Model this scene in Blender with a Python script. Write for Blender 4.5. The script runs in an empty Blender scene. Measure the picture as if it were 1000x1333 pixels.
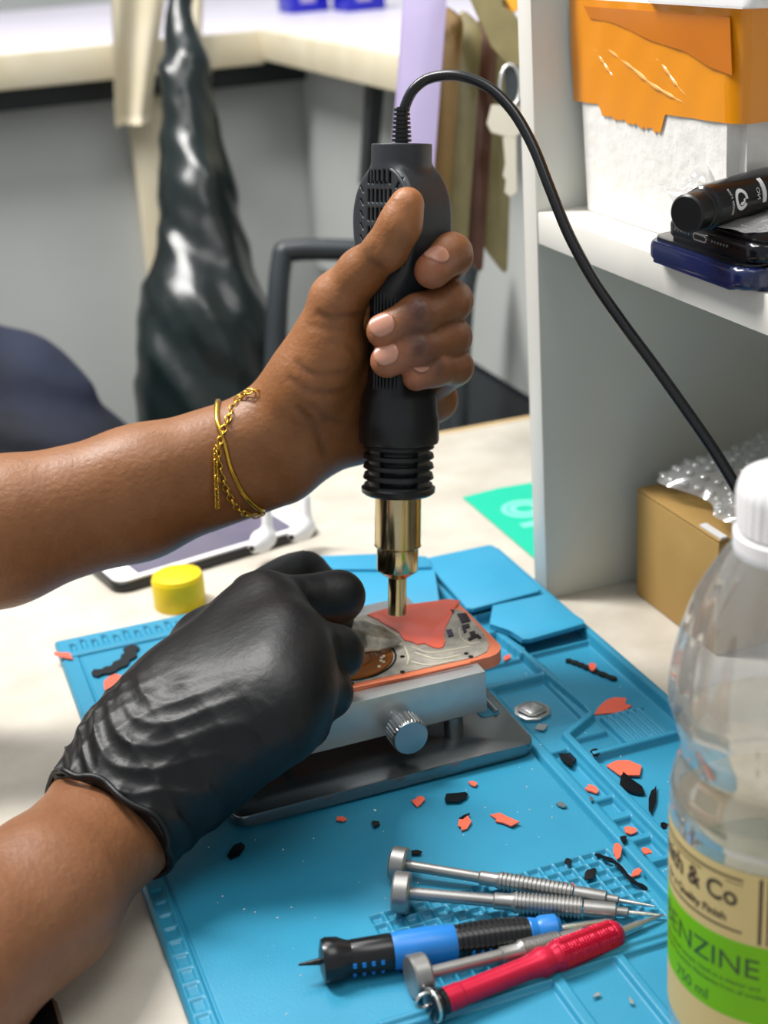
import bpy, bmesh, math, random
import numpy as np
from mathutils import Vector, Matrix, noise
random.seed(4); rng = np.random.RandomState(7)
S = bpy.context.scene; COL = S.collection
# ---------------------------------------------------------------- camera
F = 1923.0; CAM = np.array([-0.242, -0.7132, 0.37])
MR = np.array([[0.9372, -0.3426, -0.0662], [0.1874, 0.3342, 0.9237], [0.2943, 0.8781, -0.3774]])  # rows: right, up, forward
MR[2] /= np.linalg.norm(MR[2]); MR[0] -= MR[2] * MR[0].dot(MR[2]); MR[0] /= np.linalg.norm(MR[0]); MR[1] = -np.cross(MR[2], MR[0]) * -1
if MR[1][2] < 0: MR[1] = -MR[1]
cam = bpy.data.cameras.new('camera'); co = bpy.data.objects.new('camera', cam); COL.objects.link(co); S.camera = co
cam.sensor_fit = 'HORIZONTAL'; cam.sensor_width = 36.0; cam.lens = 36.0 * F / 1000.0
cam.clip_start = 0.02; cam.clip_end = 30
m = Matrix.Identity(4)
for i in range(3):
    m[i][0] = MR[0][i]; m[i][1] = MR[1][i]; m[i][2] = -MR[2][i]; m[i][3] = CAM[i]
co.matrix_world = m
cam.dof.use_dof = True; cam.dof.focus_distance = 0.625; cam.dof.aperture_fstop = (36.0 * F / 1e6) / 0.0055
# ---------------------------------------------------------------- world, lights, exposure
w = bpy.data.worlds.new('world'); S.world = w; w.use_nodes = True
w.node_tree.nodes['Background'].inputs[0].default_value = (0.90, 0.95, 1.0, 1); w.node_tree.nodes['Background'].inputs[1].default_value = 0.47
S.view_settings.view_transform = 'Standard'; S.view_settings.look = 'None'; S.view_settings.gamma = 1.0
S.view_settings.use_curve_mapping = False; S.view_settings.exposure = 0.22
def area(name, loc, target, sx, sy, power, col):
    l = bpy.data.lights.new(name, 'AREA'); l.shape = 'RECTANGLE'; l.size = sx; l.size_y = sy; l.energy = power; l.color = col
    o = bpy.data.objects.new(name, l); COL.objects.link(o); o.location = loc
    o.rotation_euler = (Vector(target) - Vector(loc)).to_track_quat('-Z', 'Y').to_euler(); return o
area('ceiling_tube_light', (-0.62, 0.42, 1.50), (0, -0.1, 0), 0.26, 0.8, 37, (1.0, 0.98, 0.95))
area('added_fill_light', (0.1, -0.6, 1.9), (0, 0.1, 0), 0.9, 0.9, 11, (1.0, 0.98, 0.95))  # broad fill added from the camera side, no actual fitting there
area('far_ceiling_light', (0.0, 1.15, 1.9), (0.1, 1.2, 0), 0.8, 0.8, 13, (1.0, 0.98, 0.96))
# ---------------------------------------------------------------- helpers
def ray(px, py): return MR[0] * ((px - 500) / F) - MR[1] * ((py - 666.5) / F) + MR[2]
def at(px, py, d): return CAM + ray(px, py) * d                       # a point of the place at camera depth d
def G(px, py, z=0.0):                                                 # a point of the place at height z
    d = ray(px, py); return CAM + d * ((z - CAM[2]) / d[2])
def GX(px, py, x):
    d = ray(px, py); return CAM + d * ((x - CAM[0]) / d[0])
def lin(c):
    if isinstance(c, str): c = [int(c[i:i + 2], 16) / 255 for i in (0, 2, 4)]
    return tuple((v / 12.92 if v <= 0.04045 else ((v + 0.055) / 1.055) ** 2.4) for v in c) + (1.0,)
MATS = {}
def mat(name, c, rough=0.5, metal=0.0, c2=None, nscale=40, namt=0.5, bump=0.0, bscale=200, coat=0.0, trans=0.0, ior=1.45, attr=None, sss=0.0, aniso=None, spec=0.5, alpha=1.0):
    mt = bpy.data.materials.new(name); mt.use_nodes = True; nt = mt.node_tree; b = nt.nodes['Principled BSDF']
    b.inputs['Base Color'].default_value = lin(c); b.inputs['Roughness'].default_value = rough; b.inputs['Metallic'].default_value = metal
    b.inputs['Coat Weight'].default_value = coat; b.inputs['Coat Roughness'].default_value = 0.08
    b.inputs['Transmission Weight'].default_value = trans; b.inputs['IOR'].default_value = ior
    b.inputs['Specular IOR Level'].default_value = spec; b.inputs['Alpha'].default_value = alpha
    if sss: b.inputs['Subsurface Weight'].default_value = sss; b.inputs['Subsurface Radius'].default_value = (0.008, 0.003, 0.0015); b.inputs['Subsurface Scale'].default_value = 0.3
    tc = nt.nodes.new('ShaderNodeTexCoord')
    last = None
    if c2 is not None:
        n = nt.nodes.new('ShaderNodeTexNoise'); n.inputs['Scale'].default_value = nscale; n.inputs['Detail'].default_value = 6
        nt.links.new(tc.outputs['Object'], n.inputs['Vector'])
        r = nt.nodes.new('ShaderNodeValToRGB'); r.color_ramp.elements[0].position = 0.5 - namt / 2; r.color_ramp.elements[1].position = 0.5 + namt / 2
        r.color_ramp.elements[0].color = lin(c); r.color_ramp.elements[1].color = lin(c2)
        nt.links.new(n.outputs['Fac'], r.inputs['Fac']); last = r.outputs['Color']
    if attr:
        a = nt.nodes.new('ShaderNodeAttribute'); a.attribute_name = attr
        if last is not None:
            mx = nt.nodes.new('ShaderNodeMix'); mx.data_type = 'RGBA'; mx.blend_type = 'MULTIPLY'; mx.inputs[0].default_value = 1.0
            nt.links.new(last, mx.inputs[6]); nt.links.new(a.outputs['Color'], mx.inputs[7]); last = mx.outputs[2]
        else: last = a.outputs['Color']
    if last is not None: nt.links.new(last, b.inputs['Base Color'])
    if bump:
        n = nt.nodes.new('ShaderNodeTexNoise'); n.inputs['Scale'].default_value = bscale; n.inputs['Detail'].default_value = 5
        nt.links.new(tc.outputs['Object'], n.inputs['Vector'])
        bp = nt.nodes.new('ShaderNodeBump'); bp.inputs['Strength'].default_value = bump; bp.inputs['Distance'].default_value = 0.001
        nt.links.new(n.outputs['Fac'], bp.inputs['Height']); nt.links.new(bp.outputs['Normal'], b.inputs['Normal'])
    MATS[name] = mt; return mt
def tag(o, label=None, cat=None, group=None, kind=None):
    if label: o['label'] = label
    if cat: o['category'] = cat
    if group: o['group'] = group
    if kind: o['kind'] = kind
    return o
def empty(name, loc, label, cat, group=None, M=None):
    o = bpy.data.objects.new(name, None); COL.objects.link(o); o.empty_display_size = 0.01
    o.matrix_world = M if M is not None else Matrix.Translation(Vector(loc))
    return tag(o, label, cat, group)
def link(name, me, mt, parent=None, smooth=False, local=True):
    for x in (mt if isinstance(mt, (list, tuple)) else [mt]): me.materials.append(x)
    if smooth: me.polygons.foreach_set('use_smooth', [True] * len(me.polygons))
    o = bpy.data.objects.new(name, me); COL.objects.link(o)
    if parent is not None:
        o.parent = parent
        if not local and parent.type == 'EMPTY': o.matrix_parent_inverse = parent.matrix_world.inverted()
    return o
def mesh(name, v, f):
    me = bpy.data.meshes.new(name); me.from_pydata([tuple(map(float, p)) for p in v], [], [tuple(map(int, q)) for q in f]); me.update(); return me
def from_bm(bm, name):
    me = bpy.data.meshes.new(name); bmesh.ops.recalc_face_normals(bm, faces=bm.faces); bm.to_mesh(me); bm.free(); return me
def sharp(o, ang=40):
    me = o.data; me.polygons.foreach_set('use_smooth', [True] * len(me.polygons))
    bm = bmesh.new(); bm.from_mesh(me)
    for e in bm.edges: e.smooth = not (len(e.link_faces) == 2 and e.calc_face_angle(0) > math.radians(ang))
    bm.to_mesh(me); bm.free(); return o
def box(name, lo, hi, mt, parent=None, bev=0.0, seg=2, local=False, M=None):
    lo, hi = np.array(lo, float), np.array(hi, float); c = (lo + hi) / 2; s = hi - lo
    bm = bmesh.new(); bmesh.ops.create_cube(bm, size=1)
    bmesh.ops.scale(bm, vec=Vector(s), verts=bm.verts); bmesh.ops.translate(bm, vec=Vector(c), verts=bm.verts)
    if bev: bmesh.ops.bevel(bm, geom=bm.edges[:], offset=bev, segments=seg, affect='EDGES', profile=0.5)
    if M is not None: bm.transform(M)
    o = link(name, from_bm(bm, name), mt, parent, local=local)
    return sharp(o, 35) if bev else o
def poly_prism(name, pts, z0, z1, mt, parent=None, bev=0.0, local=False, seg=2, M=None):
    bm = bmesh.new()
    n = len(pts); a = [bm.verts.new((p[0], p[1], z0)) for p in pts]; b = [bm.verts.new((p[0], p[1], z1)) for p in pts]
    bm.faces.new(a[::-1]); top = bm.faces.new(b)
    for i in range(n): bm.faces.new((a[i], a[(i + 1) % n], b[(i + 1) % n], b[i]))
    if bev:
        eds = [e for e in bm.edges if abs(e.verts[0].co.z - e.verts[1].co.z) < 1e-7]
        bmesh.ops.bevel(bm, geom=eds, offset=bev, segments=seg, affect='EDGES', profile=0.5)
    if M is not None: bm.transform(M)
    o = link(name, from_bm(bm, name), mt, parent, local=local); return sharp(o, 35)
def rrect(x0, y0, x1, y1, r, n=8):
    p = []
    for cx, cy, a0 in ((x1 - r, y1 - r, 0), (x0 + r, y1 - r, 90), (x0 + r, y0 + r, 180), (x1 - r, y0 + r, 270)):
        for i in range(n + 1):
            a = math.radians(a0 + 90 * i / n); p.append((cx + r * math.cos(a), cy + r * math.sin(a)))
    return p
def lathe(name, prof, mt, parent=None, n=48, M=None, caps=True, local=True, smooth=30, mod=None):
    v = []; f = []
    for (r, z) in prof:
        for i in range(n):
            a = 2 * math.pi * i / n; rr = r if mod is None else mod(r, z, a)
            v.append((rr * math.cos(a), rr * math.sin(a), z))
    for j in range(len(prof) - 1):
        for i in range(n):
            f.append((j * n + i, j * n + (i + 1) % n, (j + 1) * n + (i + 1) % n, (j + 1) * n + i))
    if caps:
        f.append(tuple(range(n))[::-1]); f.append(tuple((len(prof) - 1) * n + i for i in range(n)))
    me = mesh(name, v, f)
    if M is not None: me.transform(M)
    bm = bmesh.new(); bm.from_mesh(me); bmesh.ops.recalc_face_normals(bm, faces=bm.faces); bm.to_mesh(me); bm.free()
    return sharp(link(name, me, mt, parent, local=local), smooth)
def spline(pts, n=12):
    P = [np.array(p, float) for p in pts]; P = [2 * P[0] - P[1]] + P + [2 * P[-1] - P[-2]]; out = []
    for i in range(1, len(P) - 2):
        for k in range(n):
            t = k / n; a, b, c, d = P[i - 1:i + 3]
            out.append(0.5 * ((2 * b) + (c - a) * t + (2 * a - 5 * b + 4 * c - d) * t * t + (3 * b - a - 3 * c + d) * t ** 3))
    out.append(P[-2]); return out
def tube_geo(path, r, n=12, closed=False):
    P = [Vector(p) for p in path]; N = len(P); v = []; f = []
    R_ = r if hasattr(r, '__len__') else [r] * N
    T = [(P[(i + 1) % N] - P[(i - 1) % N]) if closed else (P[min(i + 1, N - 1)] - P[max(i - 1, 0)]) for i in range(N)]
    u = T[0].orthogonal().normalized()
    for i in range(N):
        t = T[i].normalized(); u = (u - t * u.dot(t)).normalized(); b = t.cross(u)
        for k in range(n):
            a = 2 * math.pi * k / n; v.append(P[i] + (u * math.cos(a) + b * math.sin(a)) * R_[i])
    for i in range(N if closed else N - 1):
        j = (i + 1) % N
        for k in range(n): f.append((i * n + k, i * n + (k + 1) % n, j * n + (k + 1) % n, j * n + k))
    if not closed: f.append(tuple(range(n))[::-1]); f.append(tuple((N - 1) * n + k for k in range(n)))
    return v, f
def tube(name, path, r, mt, parent=None, n=12, closed=False, local=False):
    v, f = tube_geo(path, r, n, closed); return sharp(link(name, mesh(name, v, f), mt, parent, local=local), 50)
def frame(o, zdir, xhint=(1, 0, 0)):
    z = Vector(zdir).normalized(); x = Vector(xhint); x = (x - z * x.dot(z)).normalized(); y = z.cross(x)
    M = Matrix.Identity(4)
    for i in range(3): M[i][0] = x[i]; M[i][1] = y[i]; M[i][2] = z[i]; M[i][3] = o[i]
    return M
# ---- signed distance modelling
class SDF:
    def __init__(s, lo, hi, h):
        s.lo = np.array(lo, float); s.h = h; s.n = np.ceil((np.array(hi) - s.lo) / h).astype(int) + 1
        s.f = np.full(s.n, 0.03, np.float32)
    def new(s):
        q = SDF.__new__(SDF); q.lo = s.lo; q.h = s.h; q.n = s.n; q.f = np.full(s.n, 0.03, np.float32); return q
    def region(s, lo, hi):
        i0 = np.clip(np.floor((lo - s.lo) / s.h).astype(int), 0, s.n); i1 = np.clip(np.ceil((hi - s.lo) / s.h).astype(int) + 1, 0, s.n)
        sl = tuple(slice(a, b) for a, b in zip(i0, i1))
        g = np.meshgrid(*[(np.arange(a, b) * s.h + l).astype(np.float32) for a, b, l in zip(i0, i1, s.lo)], indexing='ij', sparse=True)
        return sl, g
    def cap(s, a, b, ra, rb, k=0.004):
        a = np.array(a, float); b = np.array(b, float); m_ = max(ra, rb) + 0.012 + k
        sl, (X, Y, Z) = s.region(np.minimum(a, b) - m_, np.maximum(a, b) + m_)
        if 0 in s.f[sl].shape: return
        ab = b - a; L = max(ab.dot(ab), 1e-12)
        t = np.clip(((X - a[0]) * ab[0] + (Y - a[1]) * ab[1] + (Z - a[2]) * ab[2]) / L, 0, 1)
        d = np.sqrt((X - a[0] - t * ab[0]) ** 2 + (Y - a[1] - t * ab[1]) ** 2 + (Z - a[2] - t * ab[2]) ** 2) - (ra + (rb - ra) * t)
        s.put(sl, d, k)
    def put(s, sl, d, k):
        f = s.f[sl]
        if k > 0: h_ = np.maximum(k - np.abs(f - d), 0) / k; s.f[sl] = np.minimum(f, d) - h_ * h_ * k * 0.25
        else: s.f[sl] = np.minimum(f, d)
    def chain(s, pts, k=0.004):
        for (a, ra), (b, rb) in zip(pts, pts[1:]): s.cap(a, b, ra, rb, k)
    def merge(s, o, k):
        s.put(tuple(slice(0, n) for n in s.n), o.f, k)
    def mesh(s, name, smooth=1):
        f = s.f; neg = f < 0; n = np.array(f.shape)
        c = [neg[i:n[0] - 1 + i, j:n[1] - 1 + j, k:n[2] - 1 + k] for i in (0, 1) for j in (0, 1) for k in (0, 1)]
        anyn = np.logical_or.reduce(c); alln = np.logical_and.reduce(c); act = np.argwhere(anyn & ~alln)
        idx = np.full(n - 1, -1, np.int64); idx[tuple(act.T)] = np.arange(len(act))
        acc = np.zeros((len(act), 3)); cnt = np.zeros(len(act))
        cor = [(i, j, k) for i in (0, 1) for j in (0, 1) for k in (0, 1)]
        for a in cor:
            for ax in range(3):
                if a[ax]: continue
                b = list(a); b[ax] = 1
                f0 = f[tuple((act + a).T)]; f1 = f[tuple((act + b).T)]; cr = (f0 < 0) != (f1 < 0)
                t = np.where(cr, f0 / np.where(cr, f0 - f1, 1), 0); p = np.array(a)[None, :] + np.zeros((len(act), 1)); p[:, ax] = t
                acc += p * cr[:, None]; cnt += cr
        V = s.lo + s.h * (act + acc / cnt[:, None]); Q = []
        for ax in range(3):
            sl0 = [slice(None)] * 3; sl1 = [slice(None)] * 3; sl0[ax] = slice(0, -1); sl1[ax] = slice(1, None)
            A = neg[tuple(sl0)]; B = neg[tuple(sl1)]; e = np.argwhere(A != B); u, v = [(1, 2), (2, 0), (0, 1)][ax]
            e = e[(e[:, u] > 0) & (e[:, v] > 0) & (e[:, u] < n[u] - 1) & (e[:, v] < n[v] - 1)]
            du = np.zeros(3, int); du[u] = 1; dv = np.zeros(3, int); dv[v] = 1
            q = np.stack([idx[tuple((e - du - dv).T)], idx[tuple((e - dv).T)], idx[tuple(e.T)], idx[tuple((e - du).T)]], 1)
            flip = ~A[tuple(e.T)]; q[flip] = q[flip][:, ::-1]; Q.append(q)
        Q = np.concatenate(Q)
        for _ in range(smooth):
            a = np.zeros_like(V); k = np.zeros(len(V))
            for i in range(4):
                np.add.at(a, Q[:, i], V[Q[:, (i + 1) % 4]] + V[Q[:, (i - 1) % 4]]); np.add.at(k, Q[:, i], 2)
            V = V * 0.4 + 0.6 * a / np.maximum(k, 1)[:, None]
        me = bpy.data.meshes.new(name); me.vertices.add(len(V)); me.vertices.foreach_set('co', V.ravel())
        me.loops.add(Q.size); me.loops.foreach_set('vertex_index', Q.ravel().astype(np.int32))
        me.polygons.add(len(Q)); me.polygons.foreach_set('loop_start', np.arange(0, Q.size, 4, dtype=np.int32)); me.update(); me.validate()
        return me, V
def vcol(me, cols):
    a = me.color_attributes.new('Col', 'FLOAT_COLOR', 'POINT'); d = np.ones((len(me.vertices), 4), np.float32); d[:, :3] = cols; a.data.foreach_set('color', d.ravel())
def text_mesh(s, size, ext=0.0, align='LEFT', bold=0.0, sx=1.0):
    c = bpy.data.curves.new('t', 'FONT'); c.body = s; c.size = size; c.align_x = align; c.extrude = ext; c.offset = bold; c.resolution_u = 3
    o = bpy.data.objects.new('t', c); COL.objects.link(o); dg = bpy.context.evaluated_depsgraph_get()
    me = bpy.data.meshes.new_from_object(o.evaluated_get(dg)); bpy.data.objects.remove(o); bpy.data.curves.remove(c)
    for v in me.vertices: v.co.x *= sx
    return me
# ---------------------------------------------------------------- materials
M_table = mat('pale_laminate', 'cdc7bb', 0.45, c2='b5ad9f', nscale=30, namt=0.5, bump=0.15, bscale=500)
M_tedge = mat('wood_edge', 'd8bd8c', 0.5, c2='c5a673', nscale=30)
M_white = mat('white_melamine', 'e0ddd6', 0.4, c2='d3cfc6', nscale=14, namt=0.6, bump=0.05)
M_cellin = mat('grey_white_melamine', 'd8dad4', 0.45, c2='c9cbc4', nscale=10, namt=0.6)
M_grey = mat('grey_panel', 'bfc2c0', 0.6, c2='aeb1ae', nscale=6, namt=0.7)
M_lav = mat('white_counter', 'd9d4e0', 0.35, c2='cfcad8', nscale=8)
M_cream = mat('cream_wood', 'd8cfb8', 0.6, c2='c9bd9f', nscale=20)
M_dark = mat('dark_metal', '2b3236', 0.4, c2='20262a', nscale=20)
M_floor = mat('floor_tile', '9a968e', 0.5, c2='85817a', nscale=6)
M_mat = mat('blue_silicone', '2c89aa', 0.40, c2='287f9f', nscale=25, namt=0.5, bump=0.10, bscale=900)
M_lid = mat('light_blue_silicone', '3496bc', 0.40, c2='2f8db2', nscale=25, bump=0.1, bscale=900)
M_black = mat('black_plastic', '0e1012', 0.34, c2='0b0c0e', nscale=60, bump=0.08, bscale=2500)
M_gunhead = mat('dark_grey_plastic', '2a2e32', 0.42, c2='262a2e', nscale=60, bump=0.08, bscale=2500)
M_rubber = mat('black_rubber', '121315', 0.27, c2='0e0f11', nscale=60)
M_chrome = mat('warm_steel', 'c9b78f', 0.13, 1.0, c2='b3a078', nscale=30)
M_alu = mat('grey_aluminium', 'a9adae', 0.34, 1.0, c2='9a9ea0', nscale=80, bump=0.05, bscale=1500)
M_standbar = mat('satin_aluminium', 'c0c4c4', 0.36, 0.6, c2='a6a9aa', nscale=60, bump=0.08, bscale=1800)
M_basep = mat('dark_anodised_plate', '85898b', 0.24, 0.9, c2='787d80', nscale=30)
M_basetop = mat('smoky_plate_top', '3a3d40', 0.3, 0.5, c2='4d5154', nscale=25)
M_orange = mat('coral_glass', 'ec6a50', 0.3, c2='e25e46', nscale=40, coat=0.2)
M_oframe = mat('coral_frame', 'e8855f', 0.35, 0.2, c2='df7a55', nscale=40)
M_graph = mat('graphite_back', '8e8b82', 0.5, 0.2, c2='a9a498', nscale=160, namt=0.25, bump=0.5, bscale=400)
M_copper = mat('copper_coil', 'b06a22', 0.35, 0.7, c2='8a4d18', nscale=120)
M_cream_tr = mat('glue_trace', 'c9c3ae', 0.5)
M_blackg = mat('black_glass', '0b0c10', 0.14, c2='101116', nscale=100)
M_silver = mat('bright_silver', 'cfcfcd', 0.25, 0.9, c2='bdbdbb', nscale=200)
M_sdriver = mat('silver_driver', '9c9b99', 0.38, 0.8, c2='8f8e8c', nscale=100)
M_red = mat('red_anodised', 'c8163c', 0.34, 0.35, c2='b81236', nscale=100)
M_blue = mat('blue_plastic', '1f78c8', 0.35, c2='1b6fba', nscale=60)
M_gold = mat('gold', 'd6ac48', 0.25, 1.0)
M_yellow = mat('yellow_plastic', 'e8c80c', 0.45, c2='dfbe08', nscale=60)
M_glove = mat('black_nitrile', '0b0c0e', 0.46, c2='08090b', nscale=20, bump=0.25, bscale=260, spec=0.42)
M_skin = mat('brown_skin', 'f4f4f4', 0.46, c2='d9d2cc', nscale=140, namt=0.7, attr='Col', bump=0.35, bscale=420, sss=0.05)
M_nail = mat('fingernail', 'b98570', 0.3, c2='aa7863', nscale=100, coat=0.3)
M_navy = mat('navy_fabric', '1c2338', 0.8, c2='10141f', nscale=9, namt=0.25, bump=0.4, bscale=300)
M_bag = mat('black_polythene', '15201f', 0.28, c2='0d1415', nscale=8)
M_teal = mat('teal_print', '12b795', 0.5)
M_tealw = mat('pale_print', '7ad6bf', 0.5)
M_card = mat('brown_cardboard', 'b08d50', 0.7, c2='a58248', nscale=30, bump=0.1, bscale=300)
M_styro = mat('polystyrene', 'e9e7e2', 0.7, c2='dcdad5', nscale=90, namt=0.4, bump=0.7, bscale=160)
M_tape = mat('orange_tape', 'e69200', 0.3, c2='da8200', nscale=6, coat=0.4, bump=0.15, bscale=60)
M_blueph = mat('navy_phone_case', '101d4a', 0.22, c2='0e1940', nscale=40, coat=0.4)
M_whitep = mat('white_plastic', 'eceaea', 0.3, c2='e2e0e0', nscale=50)
M_screen = mat('phone_screen', '6a6577', 0.15, c2='5d596b', nscale=30)
M_lavc = mat('lavender_case', 'aca0c4', 0.4, c2='a296ba', nscale=20)
M_goldc = mat('bronze_case', '7d6133', 0.18, 0.3, c2='6e5128', nscale=40)
M_brownc = mat('brown_case', '5b3726', 0.2, 0.2, c2='4a2b1d', nscale=40)
M_khaki = mat('khaki_case', '857a52', 0.2, 0.1, c2='6e6340', nscale=40)
M_key = mat('key_head', 'c8c2b2', 0.35, 0.3)
M_blueb = mat('blue_box', '1a1fae', 0.4, c2='1418a0', nscale=20)
def paper(name, c):
    mt = mat(name, c, 0.5); nt = mt.node_tree; b = nt.nodes['Principled BSDF']; out = nt.nodes['Material Output']
    tl = nt.nodes.new('ShaderNodeBsdfTranslucent'); tl.inputs[0].default_value = lin(c); mx = nt.nodes.new('ShaderNodeMixShader'); mx.inputs[0].default_value = 0.45
    nt.links.new(b.outputs[0], mx.inputs[1]); nt.links.new(tl.outputs[0], mx.inputs[2]); nt.links.new(mx.outputs[0], out.inputs[0]); return mt
M_lab = paper('label_cream', 'ecd79c'); M_labg = paper('label_green', '86d500')
M_ink = mat('label_ink', '3a2a1c', 0.5)
M_inkg = mat('label_green_ink', '1f4a10', 0.5)
M_hazard = mat('hazard_red', 'd9482a', 0.5)
M_wh = mat('white_print', 'e6e6e6', 0.5)
M_amber = mat('amber_print', 'e8a020', 0.5)
# thin clear film and bottle wall (thin transparent skin with fresnel gloss)
def thin(name, tint, gl=0.12, rough=0.08, milky=0.0, bump=0.0, bscale=60, body='f4f4f4'):
    mt = bpy.data.materials.new(name); mt.use_nodes = True; nt = mt.node_tree; nt.nodes.clear()
    out = nt.nodes.new('ShaderNodeOutputMaterial'); tr = nt.nodes.new('ShaderNodeBsdfTransparent'); tr.inputs[0].default_value = lin(tint)
    g = nt.nodes.new('ShaderNodeBsdfGlossy'); g.inputs['Roughness'].default_value = rough
    df = nt.nodes.new('ShaderNodeBsdfDiffuse'); df.inputs[0].default_value = lin(body)
    lw = nt.nodes.new('ShaderNodeLayerWeight'); lw.inputs['Blend'].default_value = 0.35
    mp = nt.nodes.new('ShaderNodeMapRange'); mp.inputs['To Min'].default_value = gl * 0.5; mp.inputs['To Max'].default_value = min(1, gl * 5)
    m1 = nt.nodes.new('ShaderNodeMixShader'); m2 = nt.nodes.new('ShaderNodeMixShader'); m2.inputs[0].default_value = milky
    nt.links.new(lw.outputs['Facing'], mp.inputs['Value']); nt.links.new(mp.outputs[0], m1.inputs[0]); nt.links.new(tr.outputs[0], m1.inputs[1]); nt.links.new(g.outputs[0], m1.inputs[2])
    nt.links.new(m1.outputs[0], m2.inputs[1]); nt.links.new(df.outputs[0], m2.inputs[2]); nt.links.new(m2.outputs[0], out.inputs[0])
    if bump:
        tc = nt.nodes.new('ShaderNodeTexCoord'); n = nt.nodes.new('ShaderNodeTexNoise'); n.inputs['Scale'].default_value = bscale; nt.links.new(tc.outputs['Object'], n.inputs['Vector'])
        bp = nt.nodes.new('ShaderNodeBump'); bp.inputs['Strength'].default_value = bump; bp.inputs['Distance'].default_value = 0.004; nt.links.new(n.outputs['Fac'], bp.inputs['Height']); nt.links.new(bp.outputs['Normal'], g.inputs['Normal'])
    return mt
M_pet = thin('clear_bottle_plastic', 'f2f4f7', 0.18, 0.04, 0.08)
M_film = thin('clear_film', 'f0eeee', 0.22, 0.1, 0.16, 0.6, 90)
M_bubble = thin('bubble_wrap_film', 'eef0ee', 0.20, 0.15, 0.20)
M_liquid = thin('cloudy_liquid', 'f8f4ea', 0.05, 0.05, 0.22, body='f4ecd8')
# ================================================================ STRUCTURE
box('floor', (-2.2, -1.6, -0.80), (2.4, 2.6, -0.75), M_floor)['kind'] = 'structure'
box('wall_back', (-2.2, 2.2, -0.75), (2.4, 2.3, 1.9), M_grey)['kind'] = 'structure'
# worktop the work happens on
t = empty('worktop', (-0.1, -0.1, -0.03), 'pale speckled laminate worktop under the blue mat with wooden far edge', 'worktop')
box('top_board', (-0.50, -0.75, -0.03), (0.42, 0.272, 0.0), M_table, t, 0.001)
box('edge_strip', (-0.50, 0.272, -0.03), (0.42, 0.277, 0.0005), M_tedge, t, 0.0008)
for (x, y) in ((-0.45, -0.70), (0.37, -0.70), (-0.45, 0.22), (0.37, 0.22)): box('leg', (x - 0.02, y - 0.02, -0.75), (x + 0.02, y + 0.02, -0.03), M_dark, t)
# ---- L shaped counter behind
ct = empty('display_counter', (0.0, 1.0, -0.75), 'far white counter with cream edge and grey panels, behind the worktop', 'counter')
ZC = 0.255
box('counter_top', (-1.3, 0.93, ZC - 0.006), (1.3, 1.9, ZC), M_lav, ct)
box('counter_top', (0.215, 0.33, ZC - 0.006), (1.3, 0.93, ZC), M_lav, ct)
box('counter_edge', (-1.3, 0.918, ZC - 0.034), (0.205, 0.930, ZC + 0.002), M_cream, ct, 0.002)
box('counter_edge', (0.203, 0.33, ZC - 0.030), (0.215, 0.930, ZC + 0.002), M_cream, ct, 0.002)
box('front_panel', (-1.3, 0.975, -0.75), (0.30, 0.99, ZC - 0.006), M_grey, ct)
box('side_panel', (0.26, 0.33, -0.02), (0.275, 0.97, ZC - 0.006), M_grey, ct)
box('side_panel', (0.30, 0.45, -0.75), (0.31, 0.97, -0.02), M_dark, ct)
box('post', (0.055, 0.955, -0.75), (0.095, 0.975, ZC - 0.034), M_cream, ct, 0.002)
box('shade_strip', (-1.3, 0.95, ZC - 0.058), (0.26, 0.965, ZC - 0.034), M_dark, ct)  # dark strip modelled in place of the shade beneath the counter edge
poly_prism('shade_strip', [(0.0, 0.0), (0.03, -0.02), (0.075, -0.13), (0.055, -0.13)], 0, 0.012, M_dark, ct,
           M=Matrix.Translation((0.228, 0.62, ZC - 0.006)) @ Matrix.Rotation(math.radians(90), 4, 'X') @ Matrix.Rotation(math.radians(90), 4, 'Y'))  # dark wedge standing in for the slanting shadow under the right section
# ---- cream cloth with two tails hanging over the counter edge
def cloth_strip(name, parent, x0, x1, y, ztop, zbot, x0b, x1b, mt):
    n, k = 14, 16; v = []; f = []
    for s in (0, 1):
        for j in range(k + 1):
            for i in range(n + 1):
                a = i / n; b = j / k; xa = x0 + (x0b - x0) * b; xb = x1 + (x1b - x1) * b
                v.append((xa + (xb - xa) * a, y - 0.006 * math.sin(a * 9 + b * 2) * (0.4 + b) - s * 0.003, ztop + (zbot - ztop) * b))
    o_ = (n + 1) * (k + 1)
    for j in range(k):
        for i in range(n):
            q = (j * (n + 1) + i, j * (n + 1) + i + 1, (j + 1) * (n + 1) + i + 1, (j + 1) * (n + 1) + i)
            f.append(q[::-1]); f.append(tuple(o_ + a for a in q))
    for j in range(k):
        a, b = j * (n + 1), (j + 1) * (n + 1); f.append((a, b, b + o_, a + o_)); a += n; b += n; f.append((b, a, a + o_, b + o_))
    for i in range(n):
        a = k * (n + 1) + i; f.append((a, a + 1, a + 1 + o_, a + o_))
    return link(name, mesh(name, v, f), mt, parent, True, local=False)
cl = empty('cream_cloth', (0.05, 0.90, ZC), 'cream cloth with two tails hanging over far counter edge behind black bag', 'cloth')
pA = at(160, 0, 1.50); pB = at(248, 0, 1.50); pC = at(172, 190, 1.50); pD = at(212, 190, 1.50)
cloth_strip('cloth_tail', cl, pA[0], pB[0], 0.908, pA[2] + 0.05, pC[2] + 0.01, pC[0], pD[0] + 0.01, M_cream)
pA = at(246, 0, 1.5); pB = at(296, 0, 1.5); pC = at(272, 135, 1.5)
cloth_strip('cloth_tail', cl, pA[0], pB[0], 0.911, pA[2] + 0.05, pC[2], pC[0], pC[0] + 0.018, M_cream)
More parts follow.
